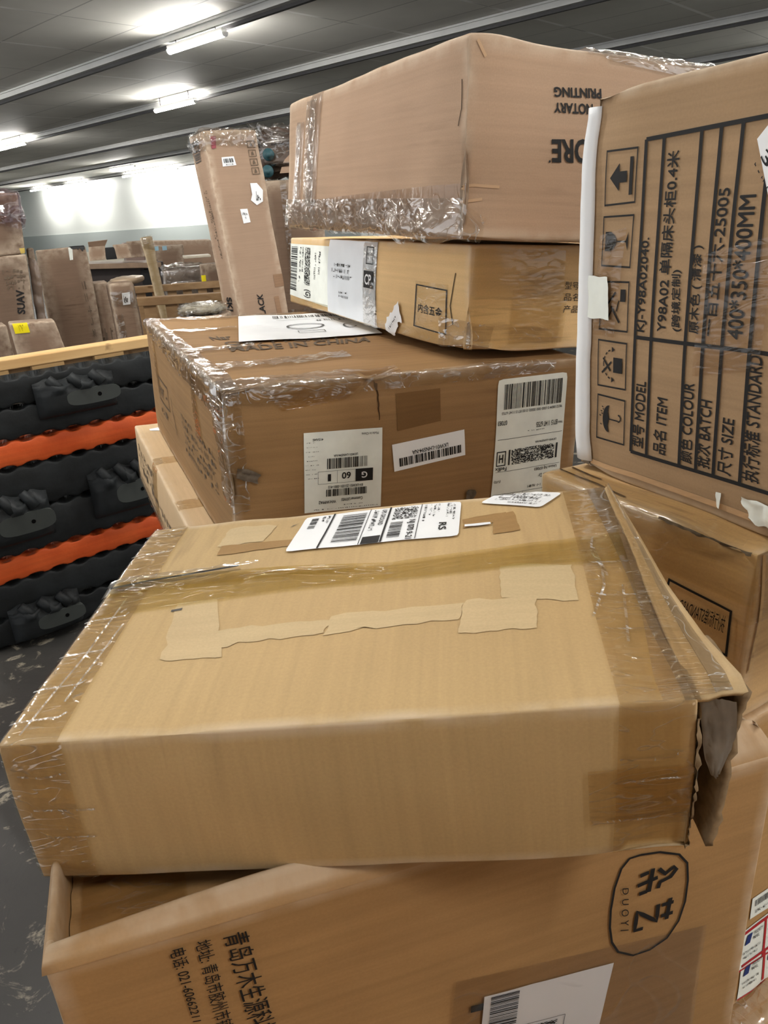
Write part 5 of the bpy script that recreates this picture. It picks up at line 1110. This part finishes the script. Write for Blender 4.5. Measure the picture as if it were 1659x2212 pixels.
# behind it: a brown carton with wrapped loose parts on top
bk = far('brk', 'brown carton standing behind the leaning narrow carton', CB, seed=5)
bk.patches('clear_tape', [('F', [(.0, .55), (1, .57), (1, .52), (.0, .50)], {}), ('F', [(.35, 1.0), (.45, 1.0), (.42, .6), (.33, .6)], {})], FARF, bk.t, off=.004, wr=.006, wf=10)
def lumpy(name, c, sx, sy, sz, mat, parent, seed=0, amp=.3, freq=9, nu=36, nv=22, pw=.5):
    V = []; F = []
    for j in range(nv + 1):
        ph = math.pi * (j / nv - .5)
        for i in range(nu):
            th = 2 * math.pi * i / nu
            sg = lambda x, p: math.copysign(abs(x) ** p, x)
            d = Vector((sg(math.cos(ph), pw) * sg(math.cos(th), pw), sg(math.cos(ph), pw) * sg(math.sin(th), pw), sg(math.sin(ph), pw)))
            k = 1 + amp * (abs(noise.noise(d * freq * .3 + Vector((seed, 0, 0)))) - .25) + amp * .4 * noise.noise(d * freq + Vector((seed, 3, 0)))
            V.append(Vector(c) + Vector((d.x * sx * k, d.y * sy * k, d.z * sz * k)))
    for j in range(nv):
        for i in range(nu): i2 = (i + 1) % nu; F.append((j * nu + i, j * nu + i2, (j + 1) * nu + i2, (j + 1) * nu + i))
    return mesh(name, V, F, mat, parent, True)
bc = Vector(BOX['brk']['FLT']); bd = (Vector(BOX['brk']['FRT']) - bc).normalized()
bc.z += .006
bt_ = thing('wrapped_bundle', 'film-wrapped bundle of dark parts with two teal caps, behind the leaning narrow carton', 'bundle', (bc.x + .14, bc.y + .18, bc.z))
lumpy('wrapped_parts', (bc.x + .15, bc.y + .2, bc.z + .15), .20, .19, .125, plain('bundle_brown', srgb(92, 76, 66), .3, .5, var=.6, scale=10), bt_, 4, .5)
lumpy('film_cover', (bc.x + .15, bc.y + .2, bc.z + .155), .215, .205, .135, FARF, bt_, 9, .6, 14, 54, 34)
b = MB(); b.box((bc.x + .14, bc.y + .0, bc.z + .03), (.14, -.02, .0), (.0, .02, .0), (.05, .02, .12)); b.build('cardboard_flap', CB3, bt_)
TEAL = plain('teal_plastic', srgb(48, 82, 88), .5, .4)
for dx, dz in ((.085, .135), (.07, .045)):
    b = MB(); c_ = Vector((bc.x + dx, bc.y - .01, bc.z + dz)); b.tube(c_, c_ + Vector((0, .06, 0)), .035, 16, .03); b.tube(c_ + Vector((0, -.004, 0)), c_ + Vector((0, .01, 0)), .018, 12); b.build('teal_cap', TEAL, bt_, True)
b = MB()
for k in range(7): b.bar((bc.x + .02 + .05 * k, bc.y + .02, bc.z + .19), (bc.x + .01 + .06 * k, bc.y + .3, bc.z + .23), .03, .012)
b.build('dark_slats', DARK, bt_)
# left edge: stacked pair
sv = far('suav', 'tall brown carton with black SUAV lettering, lower of the pair at the left edge', CB2, seed=7)
Print().text('SUAV', 0, 0, 1, 1, .03).on(sv, 'F', rot(U['suav_txt'], 3), INK, sv.t, .003)
pr = Print()
for k in range(4): pr.small(.05 + .05 * k, .80 - .25 * k, .95 - .03 * k, .98 - .25 * k, 7, 130 + k)
pr.on(sv, 'F', U['suav_scr'], FAINT, sv.t, .003)
sv2 = far('suavtop', 'brown carton in purple-grey wrap, on top of the carton lettered SUAV', CB2, seed=8)
sv2.patches('purple_wrap', [('F', [(-.02, 1.03), (1.02, 1.03), (1.02, .55), (-.02, .45)], {}), ('F', [(.55, .8), (1.0, .8), (1.0, .4), (.6, .5)], {'off': .02}), ('R', [(-.02, 1.03), (1, 1.03), (1, .4), (-.02, .5)], {}), ('T', [(-.02, 1.0), (1.02, 1.0), (1.02, -.02), (-.02, -.02)], {})], PURP, sv2.t, off=.006, wr=.02, wf=9)
sv2.patch('yellow_sticker', 'F', [(.88, .10), (.985, .10), (.985, .0), (.9, .0)], plain('yellow_old', srgb(196, 172, 90), .6, .3), sv2.t, .004, n=(2, 2))
# narrow wrapped thing between
st = far('strip', 'narrow film-wrapped upright between the SUAV carton and the tall flat carton', CB2, 'wrapped_upright', 'bundle', seed=9)
st.patches('clear_wrap', [('F', [(.0, .97), (.9, .95), (.95, .62), (.1, .62)], {})], plain('wrap_far', srgb(140, 122, 108), .2, .6, var=.3, scale=12), st.t, off=.01, wr=.02, wf=10)
st.patches('wood_scrap', [('F', [(.0, .70), (1.0, .70), (1.0, .675), (.0, .675)], {})], PINE, st.t, off=.03)
st.patches('blue_label', [('F', [(.0, .735), (.6, .735), (.6, .705), (.0, .705)], {})], plain('pale_blue', srgb(140, 160, 166), .6, .3), st.t, off=.032)
st.patches('dark_bracket', [('F', [(.15, .58), (.95, .58), (.95, .50), (.2, .50)], {})], DARK, st.t, off=.03)
st.patches('bright_cap', [('F', [(.45, .61), (.85, .615), (.85, .60), (.45, .595)], {})], PAPER, st.t, off=.034)  # white patch painted for a glint on the wrap
fl = far('flat', 'tall flat carton with a torn top and a small white sticker, beyond the crate', CB, seed=10)
p_ = fl.patch('white_sticker', 'F', U['flat_st'], PAPERW, fl.t, .003, n=(2, 4))
fl.patches('torn_top', [('F', [(.66, 1.02), (.97, 1.035), (.97, .985), (.70, .99)], {})], BLACKP, fl.t, off=.004, n=(10, 3), rag=.02)
fl.patches('dark_stains', [('F', [(.62, .40), (.72, .40), (.75, .10), (.66, .10)], {}), ('F', [(.30, .38), (.33, .38), (.40, .02), (.36, .02)], {})], CB2, fl.t, off=.002, rag=.01)
pr = Print()
for k in range(5): pr.small(.0, .85 - .2 * k, 1, .98 - .2 * k, 2, 140 + k)
pr.on(fl, 'F', [(.78, .86), (.86, .86), (.90, .60), (.82, .60)], FAINT, fl.t, .003)
md = far('mid', 'plain brown carton between the tall flat carton and the round-topped wrapped one', CB, seed=11)
Print().small(.2, .70, .8, .76, 4, 150).small(.3, .62, .8, .68, 4, 151).on(md, 'F', [(0, 1), (1, 1), (1, 0), (0, 0)], FAINT, md.t, .003)
rd_ = far('round', 'wrapped carton with a bulging round top and a white label, beyond the crate', CB, 'wrapped_carton', seed=12, r=.03)
lumpy('bulging_top', (-1.415, 4.60, 1.225), .085, .15, .022, plain('wrap_top', srgb(182, 160, 134), .4, .5, var=.2), rd_.t, 2, .15, 6, 24, 10, .7)
p_ = rd_.patch('white_label', 'F', U['round_lab'], PAPER, rd_.t, .004, n=(3, 3)); Print().small(.15, .2, .7, .8, 3, 152).line((.3, .15), (.7, .5), .06).on(rd_, 'F', U['round_lab'], GREYINK, p_, .006)
rd_.patches('film_bands', [('F', [(.0, .96), (1, .96), (1, .88), (.0, .90)], {}), ('F', [(.1, .86), (.36, .86), (.38, .62), (.14, .62)], {})], FARF, rd_.t, off=.004, wr=.01, wf=10)
yl = far('yel', 'low brown carton with a bright yellow label, just beyond the pine rail', CB, seed=13)
YEL = plain('yellow_label', srgb(232, 214, 20), .5, .3, var=.06)
p_ = yl.patch('yellow_label', 'F', U['yel_lab'], YEL, yl.t, .003, n=(4, 3)); Print().small(.35, .2, .7, .8, 4, 153).on(yl, 'F', U['yel_lab'], plain('olive_ink', srgb(176, 158, 30), .7, .1), p_, .005)
far('back_l', 'dark brown carton behind the yellow-labelled one, at the left edge', CB2, seed=14)
# workbench with loose boxes
dk = thing('workbench', 'long dark workbench with a pale top, far behind the tall flat carton', 'table', Bx(BOX['desk']).base() - Vector((0, 0, 1.19)))
d0 = Vector(BOX['desk']['FLT']); d1 = Vector(BOX['desk']['FRT']); dd = (d1 - d0).normalized(); dn = Vector((-dd.y, dd.x, 0)); d0 = d0 - dd * .3; d1 = d1 + dd * .12
b = MB(); b.box(d0 - Vector((0, 0, .05)), d1 - d0, dn * .7, Vector((0, 0, .045))); b.build('bench_top', plain('bench_top', srgb(150, 126, 104), .35, .5, var=.3, scale=12), dk, bevel=.004)
b = MB(); b.box(d0 - Vector((0, 0, .30)) + dn * .12 + dd * .05, (d1 - d0) * .78, dn * .05, Vector((0, 0, .25))); b.build('back_panel', DARK, dk)
b = MB(); b.box(d0 - Vector((0, 0, .34)) + dn * .10 + (d1 - d0) * .80, (d1 - d0) * .19, dn * .4, Vector((0, 0, .27))); b.build('drawer_box', BLACKP, dk)
for s_, dp in ((.03, .04), (.97, .04), (.03, .62), (.97, .62)):
    b = MB(); q_ = d0 + (d1 - d0) * s_ + dn * dp; b.box(Vector((q_.x, q_.y, 0)), dd * .05, dn * .05, Vector((0, 0, d0.z - .05))); b.build('leg', DARK, dk)
b = MB(); b.box(d0 + (d1 - d0) * .16 - Vector((0, 0, .045)) - dn * .003, dd * .12, dn * .002, Vector((0, 0, .035))); b.build('blue_sticker', plain('sky_sticker', srgb(120, 168, 190), .5, .3), dk)
zt = d0.z
for k, (s_, w, h, tilt, m_, lb) in enumerate(((.34, .14, .12, .3, CB3, 'small opened carton with a raised flap at the left end of the workbench'), (.50, .09, .10, 0, BLACKP, 'small black box on the workbench'), (.60, .13, .12, -.3, CB3, 'small pale carton on the workbench beside the small black box'), (.72, .14, .14, 0, CB, 'small brown carton at the right of the loose boxes on the workbench'))):
    q_ = d0 + (d1 - d0) * s_ + dn * .15
    c_ = {}
    for n_, (i, j, l_) in {'FLD': (0, 0, 0), 'FRD': (1, 0, 0), 'BLD': (0, 1, 0), 'BRD': (1, 1, 0), 'FLT': (0, 0, 1), 'FRT': (1, 0, 1), 'BLT': (0, 1, 1), 'BRT': (1, 1, 1)}.items():
        v = q_ + dd * w * i + dn * .12 * j; v.z = d0.z - .003 + h * l_; v += dd * (tilt * .05 * l_); c_[n_] = v
    BOX['d%d' % k] = c_
    bx_ = far('d%d' % k, lb, m_, seed=20 + k, r=.004, amp=.003, cell=.03)
    if tilt > 0:
        b = MB(); e0 = c_['FLT']; b.box(e0, dd * w, -dn * .05, Vector((0, 0, .03)) + dd * -.02); 
        V = [c_['FLT'], c_['FRT'], c_['FRT'] - dn * .03 + dd * .03 + Vector((0, 0, .05)), c_['FLT'] - dn * .03 + Vector((0, 0, .04))]
        o = mesh('raised_flap', V, [(0, 1, 2, 3)], CB3, bx_.t, False); m2 = o.modifiers.new('s', 'SOLIDIFY'); m2.thickness = .004
tb = far('tube', 'tall thin cardboard post leaning beyond the pallets', cardboard('kraft_olive', srgb(168, 146, 108), streak=.06, seed=15, dirt=.5), 'cardboard_post', 'box', seed=30, r=.012, cell=.05)
tb.patches('torn_top_tape', [('F', [(-.05, 1.02), (1.05, 1.02), (1.05, .93), (-.05, .95)], {})], FARF, tb.t, off=.004, wr=.012, wf=14)
ba = {k: list(v) for k, v in BOX['bxa'].items()}
for k in ba:
    if k[2] == 'D': ba[k][2] = 0.0
BOX['bxa'] = ba
far('bxa', 'greyish brown carton standing left of the cardboard post, far off', plain('film_box', srgb(142, 120, 110), .35, .4, var=.2, scale=6), seed=31)
bb_ = far('bxb', 'brown carton with two pale blue stickers, right of the cardboard post', CB, seed=32)
bb_.patches('blue_sticker', [('F', U['bxb1'], {}), ('F', U['bxb2'], {})], plain('sky_sticker2', srgb(150, 182, 196), .5, .3), bb_.t, off=.004, n=(2, 2))
far('long', 'long brown carton along the back, behind the carton with blue stickers', CB3, seed=33)
pB, pF = BOX['palB'], BOX['palF']
def pallet(key, label, h, rail, gap, sw, deep):
    c = BOX[key]; a, b_ = Vector(c['FLT']), Vector(c['FRT']); d = (b_ - a); L = d.length; d.normalize(); n_ = Vector((-d.y, d.x, 0)); a = a - d * .12; L += .3
    z = a.z
    t = thing('wooden_pallet', label, 'pallet', Vector((a.x + d.x * L / 2, a.y + d.y * L / 2, 0)))
    m = MB(); m.box(a - Vector((0, 0, rail)), d * L, n_ * .11, Vector((0, 0, rail))); m.build('top_rail', PINED, t, bevel=.004)
    m = MB(); m.box(Vector((a.x, a.y, .02)), d * L, n_ * .11, Vector((0, 0, .09))); m.build('bottom_rail', PINED, t, bevel=.004)
    m = MB(); m.box(Vector((a.x, a.y, .45)) + n_ * .07, d * L, n_ * .03, Vector((0, 0, .09))); m.build('middle_rail', PINED, t)
    k = 0; s_ = .01
    while s_ + sw < L:
        m = MB(); m.box(Vector((a.x, a.y, .11)) + d * s_ + n_ * (.03 if deep else .02), d * sw, n_ * .022, Vector((0, 0, z - rail - .11 + .004))); m.build('slat', PINED, t, bevel=.002)
        s_ += sw + gap; k += 1
pallet('palF', 'wooden pallet standing on edge with upright slats, nearer of the two', 0, .055, .065, .085, False)
pallet('palB', 'wooden pallet standing behind the nearer slatted pallet', 0, .05, .05, .07, True)
cw = {k: list(v) for k, v in BOX['wrapped'].items()}
for k in cw:
    if k[2] == 'D': cw[k][2] = .0
BOX['wrapped'] = cw
wp = far('wrapped', 'film-wrapped greyish load behind the pallets', WRAP, 'wrapped_load', 'bundle', seed=34, r=.03, amp=.02)
wp.patches('film_cover', [('F', [(-.02, 1.03), (1.02, 1.03), (1.02, .7), (-.02, .7)], {}), ('T', [(-.02, 1), (1.02, 1), (1.02, -.02), (-.02, -.02)], {})], FARF, wp.t, off=.008, wr=.03, wf=8)
z_ = max(v[2] for v in BOX['wrapped'].values())
bo = {k: list(v) for k, v in BOX['board'].items()}
BOX['board'] = bo
for k in bo: bo[k][2] -= 0
bdt = far('board', 'pale boxed panel lying on the film-wrapped load', plain('pale_board', srgb(206, 196, 176), .6, .3, var=.2, scale=20), 'boxed_panel', 'box', seed=35, r=.003, amp=.001, cell=.08)
kk = far('brown_r', 'dark brown carton with a yellow tag, just left of the leaning narrow carton', CB2, seed=36)
kk.patch('yellow_tag', 'F', [(.0, .93), (.16, .93), (.16, .86), (.0, .86)], YEL, kk.t, .004, n=(2, 2))
rc = (Vector(BOX['roll']['FLT']) + Vector(BOX['roll']['FRT'])) / 2
rt = thing('wrapped_bag', 'crumpled clear plastic bundle lying behind the labelled carton, on a pallet box', 'bundle', (rc.x, rc.y + .1, rc.z - .06))
lumpy('bag_contents', (rc.x, rc.y + .1, rc.z - .035), .115, .10, .028, plain('bag_inside', srgb(176, 168, 148), .3, .5, var=.5, scale=25), rt, 3, .3, 8, 36, 18, .8)
lumpy('clear_bag', (rc.x, rc.y + .1, rc.z - .033), .122, .105, .032, FARF, rt, 6, .5, 13, 48, 26, .8)
BOX['rollbase'] = {k: [rc.x + sx * .13, rc.y + .1 + sy * .11, z] for k, sx, sy, z in (('FLD', -1, -1, 0), ('FRD', 1, -1, 0), ('BLD', -1, 1, 0), ('BRD', 1, 1, 0), ('FLT', -1, -1, rc.z - .062), ('FRT', 1, -1, rc.z - .062), ('BLT', -1, 1, rc.z - .062), ('BRT', 1, 1, rc.z - .062))}
far('rollbase', 'brown carton under the crumpled clear plastic bundle', CB, seed=37)
